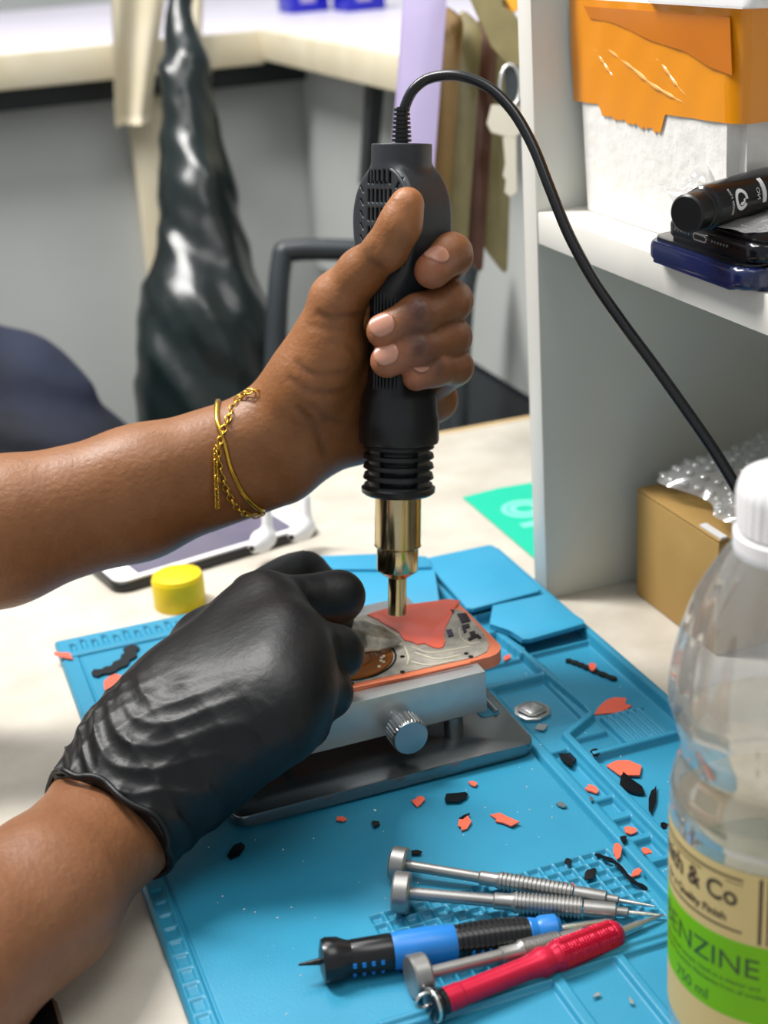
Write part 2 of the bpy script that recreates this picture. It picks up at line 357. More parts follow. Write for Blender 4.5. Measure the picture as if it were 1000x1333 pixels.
# ---- black bag hanging
s = SDF(at(265, 300, 1.36) - [0.18, 0.20, 0.30], at(265, 300, 1.36) + [0.18, 0.16, 0.32], 0.006)
for (x, y, r, x2, y2, r2, d) in ((232, -40, 10, 240, 90, 20, 1.37), (240, 90, 20, 255, 250, 32, 1.36), (255, 250, 30, 250, 420, 46, 1.35), (262, 270, 28, 290, 430, 46, 1.35), (250, 420, 46, 235, 640, 46, 1.34), (290, 430, 44, 300, 640, 48, 1.34)):
    s.cap(at(x, y, d), at(x2, y2, d), r / 1000, r2 / 1000, 0.02)
sl, (X, Y, Z) = s.region(s.lo, s.lo + s.n * s.h)
s.f += (0.0022 * np.sin(X * 120 + Y * 60 + 1.5 * np.sin(Z * 21)) + 0.0016 * np.sin(Z * 61 + 3 * np.sin(X * 40 + 1)) * np.sin(X * 90 + Z * 20) + 0.0016 * np.sin(Z * 150 + X * 230 + 2 * np.sin(X * 90)) * np.sin(Z * 33 + X * 50)).astype(np.float32)
me, V = s.mesh('black_bag'); o = link('black_bag', me, M_bag, None, True)
tag(o, 'shiny black polythene bag hanging in front of the far counter', 'bag')
# ---- chair behind
ch = empty('chair', at(480, 560, 1.42), 'dark metal framed chair standing behind the raised hand', 'chair')
def A3(px, py, d=1.22): return at(px, py, d)
tube('back_frame', spline([A3(352, 620), A3(358, 470), A3(366, 345), A3(384, 326), A3(480, 326), A3(596, 322), A3(612, 335), A3(603, 400), A3(592, 620)], 8), 0.0090, M_dark, ch, 12)
tube('crossbar', [A3(358, 500), A3(600, 500)], 0.008, M_dark, ch)
c0 = A3(352, 620); c1 = A3(592, 620)
for c in (c0, c1):
    tube('leg', [c, (c[0], c[1] + 0.02, -0.749)], 0.010, M_dark, ch)
    tube('leg', [(c[0] - 0.02, c[1] + 0.15, c0[2] - 0.05), (c[0] - 0.02, c[1] + 0.17, -0.749)], 0.010, M_dark, ch)
box('seat', (c0[0] - 0.005, c0[1] - 0.02, c0[2] - 0.07), (c1[0] + 0.02, c0[1] + 0.18, c0[2] - 0.04), M_dark, ch, 0.01)
# ---- grey drawer box under the far counter, seen right of the hand
o = box('storage_box', (0.262, 0.33, -0.749), (0.275, 0.60, -0.03), M_dark); tag(o, 'dark grey storage panel standing under the right counter', 'panel')
# ---- navy jacket hump
c = at(-60, 640, 1.24); s = SDF(c - [0.24, 0.16, 0.2], c + [0.24, 0.16, 0.24], 0.006)
for (x, y, r, x2, y2, r2) in ((-160, 600, 100, 10, 640, 95), (-20, 560, 85, 60, 640, 80), (60, 640, 78, 110, 700, 62), (-60, 560, 90, 0, 700, 90)): s.cap(at(x, y, 1.24), at(x2, y2, 1.24), r / 1000, r2 / 1000, 0.03)
sl, (X, Y, Z) = s.region(s.lo, s.lo + s.n * s.h)
s.f += (0.0035 * np.sin(X * 60 + 5 * np.sin(Z * 30)) + 0.002 * np.sin(Z * 80 + X * 40)).astype(np.float32)
me, V = s.mesh('navy_jacket'); jk = link('navy_jacket', me, M_navy, None, True); tag(jk, 'dark navy patterned jacket heaped beyond the bare forearm', 'jacket')
zj = V[:, 2].min(); cj = V.mean(0)
st = empty('stool', (cj[0], cj[1], -0.75), 'dark stool under the heaped navy jacket', 'stool')
box('seat', (cj[0] - 0.16, cj[1] - 0.12, zj - 0.03), (cj[0] + 0.16, cj[1] + 0.12, zj), M_dark, st, 0.008)
for a in (-1, 1):
    for b in (-1, 1): box('leg', (cj[0] + a * 0.13 - 0.012, cj[1] + b * 0.1 - 0.012, -0.75), (cj[0] + a * 0.13 + 0.012, cj[1] + b * 0.1 + 0.012, zj - 0.03), M_dark, st)
# ================================================================ SHELF UNIT
sh = empty('shelf_unit', (0.2, -0.2, 0), 'white melamine shelf unit standing on the right of the worktop', 'shelf')
box('side_panel', (0.084, -0.0225, 0.0), (0.30, -0.0075, 0.60), [M_cellin], sh, 0.0006)
box('front_edging', (0.0832, -0.0228, 0.0005), (0.0842, -0.0072, 0.60), M_white, sh, 0.0004)
box('shelf_board', (0.084, -0.52, 0.2043), (0.288, -0.0225, 0.2208), M_white, sh, 0.0006)
box('back_panel', (0.288, -0.52, 0.0), (0.30, -0.0225, 0.60), M_cellin, sh)
box('side_panel', (0.084, -0.535, 0.0), (0.30, -0.52, 0.60), M_cellin, sh, 0.0006)
box('top_board', (0.084, -0.52, 0.45), (0.288, -0.0225, 0.466), M_white, sh, 0.0006)
# ================================================================ REPAIR MAT (height field)
MX0, MX1, MY0, MY1 = -0.1855, 0.0832, -0.375, 0.050
def ss(d, w_=0.00045): return np.clip(0.5 - d / (2 * w_), 0, 1)          # 1 inside
def rect(X, Y, x0, x1, y0, y1):
    dx = np.maximum(x0 - X, X - x1); dy = np.maximum(y0 - Y, Y - y1); return np.maximum(dx, dy)
def seg(X, Y, pts, hw):
    d = np.full(X.shape, 1e9)
    for (a, b) in zip(pts, pts[1:]):
        ax, ay = a; bx, by = b[0] - a[0], b[1] - a[1]; L = bx * bx + by * by; t_ = np.clip(((X - ax) * bx + (Y - ay) * by) / L, 0, 1)
        d = np.minimum(d, np.hypot(X - ax - t_ * bx, Y - ay - t_ * by))
    return d - hw
def mat_h(X, Y):
    k = 1e-3; h = np.full(X.shape, 0.0045)
    def rec(x0, x1, y0, y1, z): 
        nonlocal h; a = ss(rect(X, Y, x0 * k, x1 * k, y0 * k, y1 * k)); h = h * (1 - a) + z * k * a
    def rid(pts, hw, z):
        nonlocal h; a = ss(seg(X, Y, [(p[0] * k, p[1] * k) for p in pts], hw * k)); h = h * (1 - a) + z * k * a
    # left border with inset step and tiny ruler pads
    rec(-184, -176.2, -372, 46, 5.2); rid([(-175.2, -372), (-175.2, 24)], 0.45, 3.2)
    for i in range(19):
        y = -205 - i * 9; rec(-183, -178, y - 3.2, y + 3.2, 4.2)
    # ruler strip along the far edge
    rec(-184, 30, 25, 46, 5.4); rid([(-184, 24), (30, 24)], 0.5, 3.0)
    for i in range(34):
        x = -178 + i * 6; rec(x, x + 2.6, 31, 43 if i % 2 else 40, 3.2)
    # far right lidded trays
    rec(30, 80, -84, 42, 1.5); rid([(36, -60), (40, -84)], 1.5, 8); rid([(30, 42), (30, -55), (37, -66), (40, -101), (43.5, -157), (22, -170), (22, -372)], 2.0, 8.0)
    rec(33, 78, -36, -33, 7)
    # middle tray with the metal square
    rec(6, 35, -84, -60, 2.0); rec(8, 38, -108, -88, 2.2); rec(11, 37.5, -157, -113, 2.2); rid([(6, -110.5), (38, -110.5)], 1.6, 6.5)
    rid([(3.5, -112), (3.5, -372)], 0.7, 1.8); rec(5, 9.5, -372, -112, 5.2)
    # column of small pockets
    for a, b in ((-219, -178), (-233, -222), (-251, -238), (-268, -255), (-283, -271), (-298, -287), (-313, -301)): rec(11, 18.6, a, b, 1.5)
    # big right tray, ribs, flat tray
    rec(42.5, 77.5, -186, -86, 1.6); rec(46, 69, -188, -158, 4.6)
    for i in range(6): rec(48 + i * 3.8, 49.8 + i * 3.8, -185, -160, 3.2)
    rec(26, 70, -190, -186.5, 6.2); rec(26, 76, -372, -190, 2.0); rec(25, 44, -184, -172, 1.8)
    rec(78.6, 83, -372, 42, 8.0)
    # lattice of square cells
    for i in range(17):
        for j in range(9):
            x = -106 + i * 6.2; y = -259.5 - j * 6.2
            if x + 4.6 < 0 and y > -308 and (i + j) >= 0: rec(x, x + 4.6, y, y + 4.6, 2.6)
    # near trays
    rec(-120, -58, -372, -318, 2.2); rec(-53, -31, -372, -316, 2.2); rec(-27, -1, -372, -316, 2.2); rid([(-123, -314), (-58, -314), (-56, -312), (0, -312)], 1.2, 6.0)
    return h
nx, ny = 520, 820
gx = np.linspace(MX0, MX1, nx); gy = np.linspace(MY0, MY1, ny); XX, YY = np.meshgrid(gx, gy, indexing='ij'); HH = mat_h(XX, YY)
# rounded outer edge and corners
ed = np.minimum(np.minimum(XX - MX0, MX1 - XX), np.minimum(YY - MY0, MY1 - YY)); HH = np.where(ed < 0.0012, HH * (0.6 + 0.4 * np.clip(ed / 0.0012, 0, 1)), HH)
top = np.stack([XX, YY, HH], -1).reshape(-1, 3); I = np.arange(nx * ny).reshape(nx, ny)
q = np.stack([I[:-1, :-1], I[1:, :-1], I[1:, 1:], I[:-1, 1:]], -1).reshape(-1, 4)
rim = np.concatenate([I[:, 0], I[-1, 1:], I[-2::-1, -1], I[0, -2:0:-1]]); nb = len(rim)
bot = top[rim].copy(); bot[:, 2] = 0.0002; b0 = len(top)
sk = [(rim[(i + 1) % nb], rim[i], b0 + i, b0 + (i + 1) % nb) for i in range(nb)]
me = mesh('repair_mat', np.concatenate([top, bot]), q.tolist() + sk + [tuple(range(b0 + nb - 1, b0 - 1, -1))])
rm = empty('repair_mat', (0, 0, 0), 'blue silicone repair mat with moulded trays and ruler, spread over the worktop', 'mat')
link('mat_sheet', me, M_mat, rm, True, local=False)
k = 0.001
def lid(pts, z0, z1): return poly_prism('tray_lid', [(x * k, y * k) for x, y in pts], z0, z1, M_lid, rm, 0.0007)
lid([(33, 39), (37, 41), (76, 41), (78, 38), (76, -30), (74, -32), (33, -35), (30, -32)], 0.0085, 0.0115)
lid([(44, -36), (76, -36.5), (80, -75), (79, -79), (45, -82), (41, -80), (40, -68), (33, -57), (35, -53)], 0.0085, 0.0115)
fp = [G(px, py, 0.014) for px, py in ((405, 724), (500, 720), (556, 724), (566, 742), (574, 790), (400, 800))]
poly_prism('tray_flap', [(p[0], p[1]) for p in fp], 0.0112, 0.0140, M_lid, rm, 0.0006)
fp = [G(px, py, 0.0155) for px, py in ((405, 724), (500, 720), (556, 724), (562, 738), (500, 741), (405, 741))]
poly_prism('flap_rib', [(p[0], p[1]) for p in fp], 0.0140, 0.0155, M_lid, rm, 0.0004)
# ================================================================ PHONE STAND
sd = empty('repair_stand', (-0.07, -0.13, 0.005), 'grey aluminium clamp stand on the blue mat holding the coral phone', 'stand')
zb = 0.0062
bp_ = rrect(-0.1395, -0.1765, 0.0035, -0.083, 0.006)
bm = bmesh.new()
def slot_plate():
    # plate with a long slot near its right side
    o1 = poly_prism('base_plate', bp_, zb, zb + 0.0055, [M_basep], sd, 0.0009); return o1
slot_plate()
poly_prism('plate_slot', rrect(-0.0105, -0.146, 0.0000, -0.098, 0.0025), zb + 0.0055, zb + 0.0058, M_mat, sd)
tube('slot_rail', [(-0.0022, -0.145, zb + 0.0064), (-0.0022, -0.099, zb + 0.0064)], 0.0011, M_silver, sd)
bar_ = box('clamp_bar', (-0.150, -0.1580, 0.0225), (-0.0122, -0.1484, 0.0434), M_standbar, sd, 0.0007)
box('clamp_bar', (-0.150, -0.0790, 0.0225), (-0.0150, -0.0640, 0.0425), M_standbar, sd, 0.0008)
box('guide_rod', (-0.110, -0.1502, 0.024), (-0.104, -0.0790, 0.030), M_alu, sd)
box('guide_rod', (-0.040, -0.1502, 0.024), (-0.034, -0.0790, 0.030), M_alu, sd)
for x in (-0.125, -0.028): lathe('pillar', [(0.0045, zb + 0.0055), (0.0045, 0.0225)], M_basep, sd, 20, M=Matrix.Translation((x, -0.1540, 0)), local=False)
lathe('washer', [(0.0022, 0), (0.0045, 0), (0.0045, 0.0012), (0.0022, 0.0012)], M_rubber, sd, 24, M=Matrix.Translation((-0.0105, -0.133, zb + 0.0056)), local=False)
# knurled knob
kc = GX(524, 958, -0.0570); kc = np.array([-0.0560, -0.1580, 0.0280])
KM = frame(kc, (0, -1, 0.0), (1, 0, 0))
def knurl(r, z, a): return r + (0.00022 * (1 if (int(a / (2 * math.pi) * 60) % 2) else -1) if 0.0052 < z < 0.0150 else 0)
kn = lathe('knob', [(0.0052, 0), (0.0052, 0.004), (0.0080, 0.005), (0.0084, 0.0056), (0.0084, 0.007), (0.0084, 0.0085), (0.0084, 0.010), (0.0084, 0.0115), (0.0084, 0.013), (0.0084, 0.0142), (0.0080, 0.0152), (0.0078, 0.0156)], M_alu, bar_, 120, M=KM, local=False, mod=knurl, smooth=25)
# ================================================================ PHONE ON THE STAND
ph = empty('open_phone', (-0.07, -0.115, 0.0386), 'coral smartphone with its back glass half chipped off, on the stand', 'phone')
zp = 0.0385; zt = 0.0446
X1, Y0, Y1 = 0.0035, -0.1482, -0.0815
poly_prism('frame', rrect(X1 - 0.146, Y0, X1, Y1, 0.0105, 10), zp, zt, M_oframe, ph, 0.0022, seg=4)
def pz(l, z): return [tuple(G(px, py, z)[:2]) for px, py in l]
poly_prism('inner_plate', pz([(584, 785), (592, 793), (603, 797), (616, 809), (630, 825), (637, 840), (634, 849), (619, 856), (560, 869), (500, 882), (452, 892), (380, 908), (330, 915), (330, 835), (450, 805), (520, 793)], zt), zt, zt + 0.00035, M_graph, ph)
def pz(l, z): return [tuple(G(px, py, z)[:2]) for px, py in l]
z1 = zt + 0.00035
poly_prism('back_glass', pz([(478, 801), (500, 794), (540, 787), (584, 781), (600, 783), (590, 795), (586, 806), (580, 818), (578, 828), (580, 836), (577, 843), (571, 845), (560, 842), (553, 838), (544, 840), (536, 836), (526, 834), (520, 824), (510, 818), (500, 813), (492, 807)], z1), z1, z1 + 0.0006, M_orange, ph, 0.0001)
for l in ([(595, 800), (607, 799), (613, 809), (601, 812)], [(581, 821), (588, 820), (591, 828), (584, 830)], [(601, 815), (611, 813), (612, 817), (606, 819), (608, 823), (604, 825)], [(609, 832), (622, 826), (627, 831), (624, 832), (621, 830), (611, 835)], [(586, 794), (592, 796), (590, 800)], [(611, 824), (618, 822), (620, 828), (613, 829)]):
    poly_prism('connector', pz(l, z1), z1, z1 + 0.0006, M_blackg, ph)
for (x, y) in ((524, 855), (524, 875), (613, 855), (458, 890), (607, 851)):
    p = G(x, y, z1); lathe('screw', [(0.0010, 0), (0.0012, 0.0003), (0.0008, 0.0004)], M_blackg, ph, 12, M=Matrix.Translation((p[0], p[1], z1)), local=False)
for l in ([(536, 842), (560, 850), (590, 846), (612, 842)], [(540, 850), (570, 858), (600, 853)], [(598, 818), (600, 830), (612, 838), (625, 836)], [(536, 862), (560, 866), (590, 860)], [(527, 842), (532, 856), (530, 866)], [(470, 806), (500, 818), (520, 828)], [(462, 812), (490, 822), (515, 834)]):
    tube('glue_trace', spline([(*G(x, y, z1)[:2], z1 + 0.0001) for x, y in l], 5), 0.00045, M_cream_tr, ph, 6)
cc = G(456, 858, z1); cM = Matrix.Translation((cc[0], cc[1], z1))
lathe('coil', [(0.0195, 0), (0.0195, 0.0004)], M_copper, ph, 64, M=cM, local=False); coil_ = bpy.data.objects['coil']
for r in (0.0215, 0.0198, 0.0100): tube('coil_ring', [(cc[0] + r * math.cos(a), cc[1] + r * math.sin(a), z1 + 0.0003) for a in np.linspace(0, 2 * math.pi, 65)[:-1]], 0.0005, M_blackg if r > 0.02 else M_copper, coil_, 6, True)
for i in range(22):
    a = rng.uniform(-1.2, 1.5); r = rng.uniform(0.012, 0.0185); p = (cc[0] + r * math.cos(a), cc[1] + r * math.sin(a)); e = rng.uniform(0.0006, 0.0014)
    poly_prism('foil_chip', [(p[0] - e, p[1] - e * .5), (p[0] + e * .6, p[1] - e), (p[0] + e, p[1] + e * .7), (p[0] - e * .3, p[1] + e)], z1 + 0.0004, z1 + 0.0008, M_cream_tr, ph)
tube('chipped_edge', [(*G(x, y, z1)[:2], z1 + 0.0002) for x, y in ((454, 897), (490, 889), (550, 877), (612, 863))], 0.0005, M_oframe, ph, 6)
# ================================================================ HOT AIR GUN
B = at(517, 799, 0.715); T = at(523, 190, 0.668)
GL = np.linalg.norm(T - B); gz = (T - B) / GL
GM = frame(B, gz, MR[0]); gun = empty('hot_air_gun', B, 'black hot air gun with steel nozzle held upright over the phone', 'heat gun', M=GM)
sc = GL / 607.0                                      # metres per photo pixel along the axis
def zz(y): return (799 - y) * sc
lathe('nozzle', [(0.0036, 0), (0.0045, 0), (0.0045, zz(749)), (0.0052, zz(748)), (0.0098, zz(739)), (0.0100, zz(737)), (0.0100, zz(708)), (0.0113, zz(705)), (0.0113, zz(704)), (0.0036, zz(704))], M_chrome, gun, 64, caps=False)
lathe('heater_tube', [(0.0100, zz(706)), (0.0111, zz(705)), (0.0111, zz(628))], M_chrome, gun, 64)
r0 = 0.0165
def vent(r, z, a):
    ph_ = (math.degrees(a) + 90 + 360) % 90
    y = 799 - z / sc
    for yc in (577, 590, 603, 617):
        if abs(y - yc) < 3.2 and 14 < ((math.degrees(a) + 90 + 45) % 90) < 76: return r - 0.0022
    return r
pr = [(0.0110, zz(634)), (0.0160, zz(635)), (0.0174, zz(632)), (0.0176, zz(626))]
for i, y in enumerate(range(624, 568, -1)):
    pr.append((r0 + 0.0003 * math.sin((y - 568) / 56 * 4 * 2 * math.pi), zz(y)))
pr += [(0.0165, zz(568)), (0.0186, zz(566)), (0.0190, zz(562)), (0.0188, zz(532)), (0.0182, zz(528)), (0.0176, zz(506)), (0.0166, zz(500)), (0.0150, zz(488)), (0.0145, zz(470)), (0.0142, zz(360))]
lathe('vented_collar', pr, M_black, gun, 144, mod=vent, smooth=28)
for i in range(7):
    a = math.radians(-90 - 50 + i * 7); p = (0.0152 * math.cos(a), 0.0152 * math.sin(a))
    tube('grip_rib', [(p[0], p[1], zz(498)), (p[0] * 0.98, p[1] * 0.98, zz(370))], 0.0007, M_black, gun, 6, local=True)
# fan head
hc = np.array([0.0005, 0, zz(284)]); aa = np.array([-0.77, -0.64, 0]); tt = np.array([0.64, -0.77, 0]); hh = 0.0005
s = SDF((-0.028, -0.030, zz(410)), (0.028, 0.030, zz(178)), hh)
sl, (X, Y, Z) = s.region(s.lo, s.lo + s.n * hh); sl = tuple(slice(0, n) for n in s.n)
g = np.meshgrid(*[(np.arange(n) * hh + l) for n, l in zip(s.n, s.lo)], indexing='ij', sparse=True); X, Y, Z = g
da = (X - hc[0]) * aa[0] + (Y - hc[1]) * aa[1]; dt = (X - hc[0]) * tt[0] + (Y - hc[1]) * tt[1]; dz = Z - hc[2]
vz = np.where(dz > 0, 0.0268, 0.0335)
e2 = (np.sqrt((dt / 0.0222) ** 2 + (dz / vz) ** 2) - 1) * 0.0222; ea = np.abs(da) - 0.0128; rr = 0.0035
d = np.minimum(np.maximum(e2 + rr, ea + rr), 0) + np.sqrt(np.maximum(e2 + rr, 0) ** 2 + np.maximum(ea + rr, 0) ** 2) - rr
s.put(sl, d.astype(np.float32), 0)
r = np.sqrt(X * X + Y * Y)
s.put(sl, np.maximum(r - 0.0138 - 0 * Z, np.abs(Z - zz(212)) - 0.0082).astype(np.float32), 0.002)
s.put(sl, np.maximum(r - 0.0142 - 0 * Z, np.abs(Z - zz(380)) - 0.0090).astype(np.float32), 0.008)
# shallow rim line and the grille slots
dsl = np.full(s.n, 1.0)
surf = da - 0.0128
for row in range(6):
    for c_ in range(6):
        tz = (0.0196 - row * 0.0083); tx = -0.0085 + c_ * 0.0030
        q_ = np.maximum(np.maximum(np.abs(dt - tx) - 0.0008, np.abs(dz - tz) - 0.0030), np.abs(surf) - 0.0035); dsl = np.minimum(dsl, q_)
for row in range(8):
    tz = 0.014 - row * 0.0055; q_ = np.maximum(np.maximum(np.abs(dt + 0.0135 + (dz - tz) * 0.8) - 0.0005, np.abs(dz - tz) - 0.0016), np.abs(surf) - 0.006); dsl = np.minimum(dsl, q_)
for row in range(4):
    tz = 0.017 - row * 0.0062; q_ = np.maximum(np.maximum(np.abs(dt - 0.0125 - (dz - tz) * 0.75) - 0.0006, np.abs(dz - tz) - 0.0022), np.abs(surf) - 0.0030); dsl = np.minimum(dsl, q_)
s.f = np.maximum(s.f, -dsl.astype(np.float32)).astype(np.float32)
me, V = s.mesh('fan_housing', 0); link('fan_housing', me, M_gunhead, gun, True, local=True)
# ridge between the grille face and the rim
rp = []
for a in np.linspace(-1.25, 1.4, 24):
    rp.append(hc + aa * 0.0120 + tt * 0.0200 * math.cos(a) + np.array([0, 0, 1]) * (0.0240 if a > 0 else 0.0300) * math.sin(a))
tube('housing_ridge', rp, 0.0011, M_gunhead, gun, 8, local=True)
# strain relief
zs = zz(192); rel = [(0.0052, zs - 0.001)]
for i in range(9):
    z_ = zs + i * 0.0019; q_ = 1 - i * 0.028; rel += [(0.0046 * q_, z_), (0.0046 * q_, z_ + 0.0011), (0.0031 * q_, z_ + 0.0012), (0.0031 * q_, z_ + 0.0018)]
lathe('strain_relief', rel, M_black, gun, 32, smooth=20)
# cable
cp = [(523, 190, .668), (524, 158, .668), (528, 137, .667), (540, 115, .665), (562, 101, .662), (598, 99, .657), (636, 114, .652), (668, 145, .648), (694, 190, .644), (716, 245, .640), (742, 308, .636), (775, 368, .632), (812, 422, .628), (852, 476, .624), (892, 532, .62), (928, 584, .616), (960, 636, .612), (990, 690, .61), (1030, 790, .62)]
tube('cable', spline([at(*p) for p in cp[:-1]] + [np.array([0.118, -0.262, 0.030]), np.array([0.135, -0.290, 0.0040]), np.array([0.20, -0.36, 0.0028]), np.array([0.26, -0.45, 0.0028])], 10), 0.00245, M_rubber, gun, 14)
# ================================================================ PERSON
pe = empty('person', (-0.66, -0.05, -0.75), 'person reaching in from the left, one hand gripping heat gun, other in black glove', 'person')
def D(y): return 0.715 + (0.668 - 0.715) * (799 - y) / 609.0
def H(px, py, w_): return at(px, py, D(py) - w_)
mm = 0.001
ELB = at(-420, 800, 0.70)
body_f = None
lo = np.array([-0.262, -0.16, 0.03]); hi = np.array([0.07, 0.09, 0.275])
s = SDF(lo, hi, 0.00108)
s.chain([(H(355, 556, -.010), .0185), (at(180, 622, .695), .0225), (at(0, 674, .685), .0265), (at(-220, 720, .69), .031), (ELB, .036)], 0.012)
s.chain([(H(362, 612, -.012), .0175), (at(180, 662, .70), .0225), (at(0, 706, .69), .0280), (at(-220, 755, .695), .032), (ELB, .036)], 0.012)
s.chain([(H(355, 560, -.010), .0185), (H(398, 500, -.004), .0165), (H(430, 455, -.002), .0165)], 0.012)
s.chain([(H(398, 510, -.006), .016), (H(440, 392, .004), .0125)], 0.010)
for (a, ra, b, rb) in (((380, 540, -.014), 18, (475, 400, -.027), 12), ((380, 550, -.015), 18, (500, 430, -.031), 12), ((380, 570, -.015), 18, (515, 475, -.032), 12), ((385, 590, -.014), 17, (470, 558, -.028), 14.5), ((470, 558, -.028), 14.5, (566, 520, -.029), 11.5), ((430, 520, -.016), 16, (455, 470, -.02), 15)):
    s.cap(H(*a), H(*b), ra * mm, rb * mm, 0.010)
th = s.new(); th.chain([(H(440, 390, .004), .0115), (H(470, 354, .013), .0098), (H(504, 323, .025), .0088), (H(521, 292, .029), .0085), (H(530, 266, .030), .0076)], 0.006)
s.merge(th, 0.007)
FN = [[(505, 380, -.028, 11), (588, 334, -.003, 9.2), (588, 330, .013, 8.8), (563, 352, .026, 8.2)],
      [(512, 425, -.031, 11), (588, 392, -.004, 9.4), (584, 394, .010, 9.2), (545, 409, .0235, 8.8), (500, 431, .0240, 8.0)],
      [(522, 470, -.031, 10.5), (588, 439, -.004, 9.0), (584, 440, .010, 8.7), (545, 453, .0235, 8.2), (504, 470, .0240, 7.7)],
      [(545, 512, -.028, 10), (593, 478, -.003, 8.0), (591, 478, .008, 7.8), (567, 481, .019, 7.2), (542, 491, .0225, 6.4)]]
for fn in FN:
    g_ = s.new(); g_.chain([(H(x, y, w_), r_ * mm) for x, y, w_, r_ in fn], 0.004); s.merge(g_, 0.0009)
armf = s
def armval(p):
    ix = (np.array(p) - armf.lo) / armf.h; i0 = np.clip(np.round(ix).astype(int), 0, armf.n - 1); return float(armf.f[tuple(i0)])
def hit(px, py, back=False):
    best = (9, None); ds = np.arange(.60, .80, .0006); ds = ds[::-1] if back else ds
    for d_ in ds:
        p = at(px, py, d_); f_ = armval(p)
        if f_ < best[0]: best = (f_, p, d_)
        if f_ < 0.0008: break
    return best[1]
CR = [([(412, 408), (430, 414), (452, 413), (474, 408)], .0011, .0014), ([(400, 424), (425, 428), (450, 427)], .0004, .0012), ([(384, 470), (402, 484), (425, 488), (450, 486)], .0007, .0013), ([(376, 492), (396, 506), (424, 512), (452, 508)], .0009, .0014),
      ([(388, 532), (408, 552), (418, 575), (424, 592)], .0010, .0018), ([(404, 528), (430, 545), (448, 552)], .0006, .0013), ([(480, 338), (490, 344), (500, 352)], .0006, .0011), ([(474, 331), (480, 326), (488, 322)], .0004, .001),
      ([(547, 388), (551, 400), (549, 416)], .0007, .0011), ([(540, 392), (544, 404), (543, 418)], .0005, .001), ([(546, 438), (550, 448), (548, 461)], .0007, .0011), ([(539, 441), (543, 451), (541, 463)], .0005, .001), ([(571, 470), (574, 479), (572, 490)], .0005, .001), ([(430, 446), (455, 452), (466, 470)], .0004, .0014)]
CP = []
for l, am, wd in CR:
    P_ = [hit(x, y) for x, y in l]; P_ = spline(P_, 4)
    acc_lo = np.min(P_, 0) - 4 * wd; acc_hi = np.max(P_, 0) + 4 * wd; slc, (X, Y, Z) = s.region(acc_lo, acc_hi); dd = None
    for a, b in zip(P_, P_[1:]):
        ab = b - a; L = max(ab.dot(ab), 1e-12); t_ = np.clip(((X - a[0]) * ab[0] + (Y - a[1]) * ab[1] + (Z - a[2]) * ab[2]) / L, 0, 1)
        d_ = (X - a[0] - t_ * ab[0]) ** 2 + (Y - a[1] - t_ * ab[1]) ** 2 + (Z - a[2] - t_ * ab[2]) ** 2; dd = d_ if dd is None else np.minimum(dd, d_)
    s.f[slc] += (am * np.exp(-dd / (wd * wd))).astype(np.float32); CP.append((P_, am))
me, V = s.mesh('body', 1)
def blob(V, c, r): return np.exp(-((V - c) ** 2).sum(1) / (r * r))[:, None]
def C3(h): return np.array(lin(h)[:3])
base = np.tile(C3('8f5e36'), (len(V), 1))
def tint(base, c, r, col, a): b_ = blob(V, c, r) * a; return base * (1 - b_) + C3(col) * b_
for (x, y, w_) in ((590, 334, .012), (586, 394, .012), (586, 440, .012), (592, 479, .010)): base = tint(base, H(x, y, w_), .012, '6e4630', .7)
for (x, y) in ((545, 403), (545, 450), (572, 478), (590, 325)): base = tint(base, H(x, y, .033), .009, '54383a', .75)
for (x, y) in ((494, 434), (498, 474), (535, 493), (558, 356)): base = tint(base, H(x, y, .030), .009, 'b4755a', .7)
base = tint(base, H(528, 262, .036), .013, 'b07448', .7); base = tint(base, H(425, 370, .012), .014, 'a87450', .6)
base = tint(base, H(425, 470, .015), .030, '9c6438', .5)
for P_, am in CP:
    for p in P_: base = tint(base, p, .0018, '4a2c1e', min(.5, am * 450))
def skin_geo(me, V, base):
    vcol(me, base); return me
skin_geo(me, V, base)
parts = [me]
# right forearm
W1 = G(175, 967, .050); W2 = G(217, 1012, .043)
E2 = np.array([-0.40, -0.345, 0.045])
s = SDF((-0.445, -0.43, 0.0005), (-0.14, -0.13, 0.10), 0.0016)
s.chain([(G(182, 978, .046), .0155), (G(132, 1042, .040), .0175), (G(46, 1150, .041), .0222), (G(-60, 1236, .042), .0262), (E2 + [0, .008, .006], .033)], 0.012)
s.chain([(G(215, 1005, .040), .0165), (G(168, 1078, .034), .0185), (G(62, 1180, .036), .0240), (G(-90, 1300, .038), .0285), (E2 - [0, .004, 0], .034)], 0.012)
me2, V = s.mesh('arm2', 1); base = np.tile(C3('855838'), (len(V), 1)); base = tint(base, G(120, 1150, .07), .05, '936548', .6); vcol(me2, base); parts.append(me2)
# torso, upper arms and head (left of the frame)
SH = [np.array([-0.66, 0.13, 0.20]), np.array([-0.66, -0.26, 0.20])]
s = SDF((-0.88, -0.45, -0.42), (-0.22, 0.32, 0.56), 0.0075)
s.chain([(at(-100, 695, .688), .0275), (at(-220, 720, .69), .0305), (ELB, .036)], .012); s.chain([(at(-100, 728, .692), .0285), (at(-220, 755, .695), .0315), (ELB, .036)], .012)
s.chain([(ELB, .036), (SH[0], .048)], .02); s.chain([(E2, .034), (SH[1], .048)], .02)
for yy in (-0.15, 0.02): s.chain([((-0.69, yy, -0.36), .105), ((-0.70, yy, -0.10), .105), ((-0.68, yy, 0.12), .095)], .05)
s.cap((-0.67, 0.07, 0.18), (-0.67, -0.20, 0.18), .06, .06, .05); s.cap((-0.67, -0.065, 0.18), (-0.65, -0.065, 0.32), .052, .050, .03)
HC = np.array([-0.630, -0.065, 0.41])
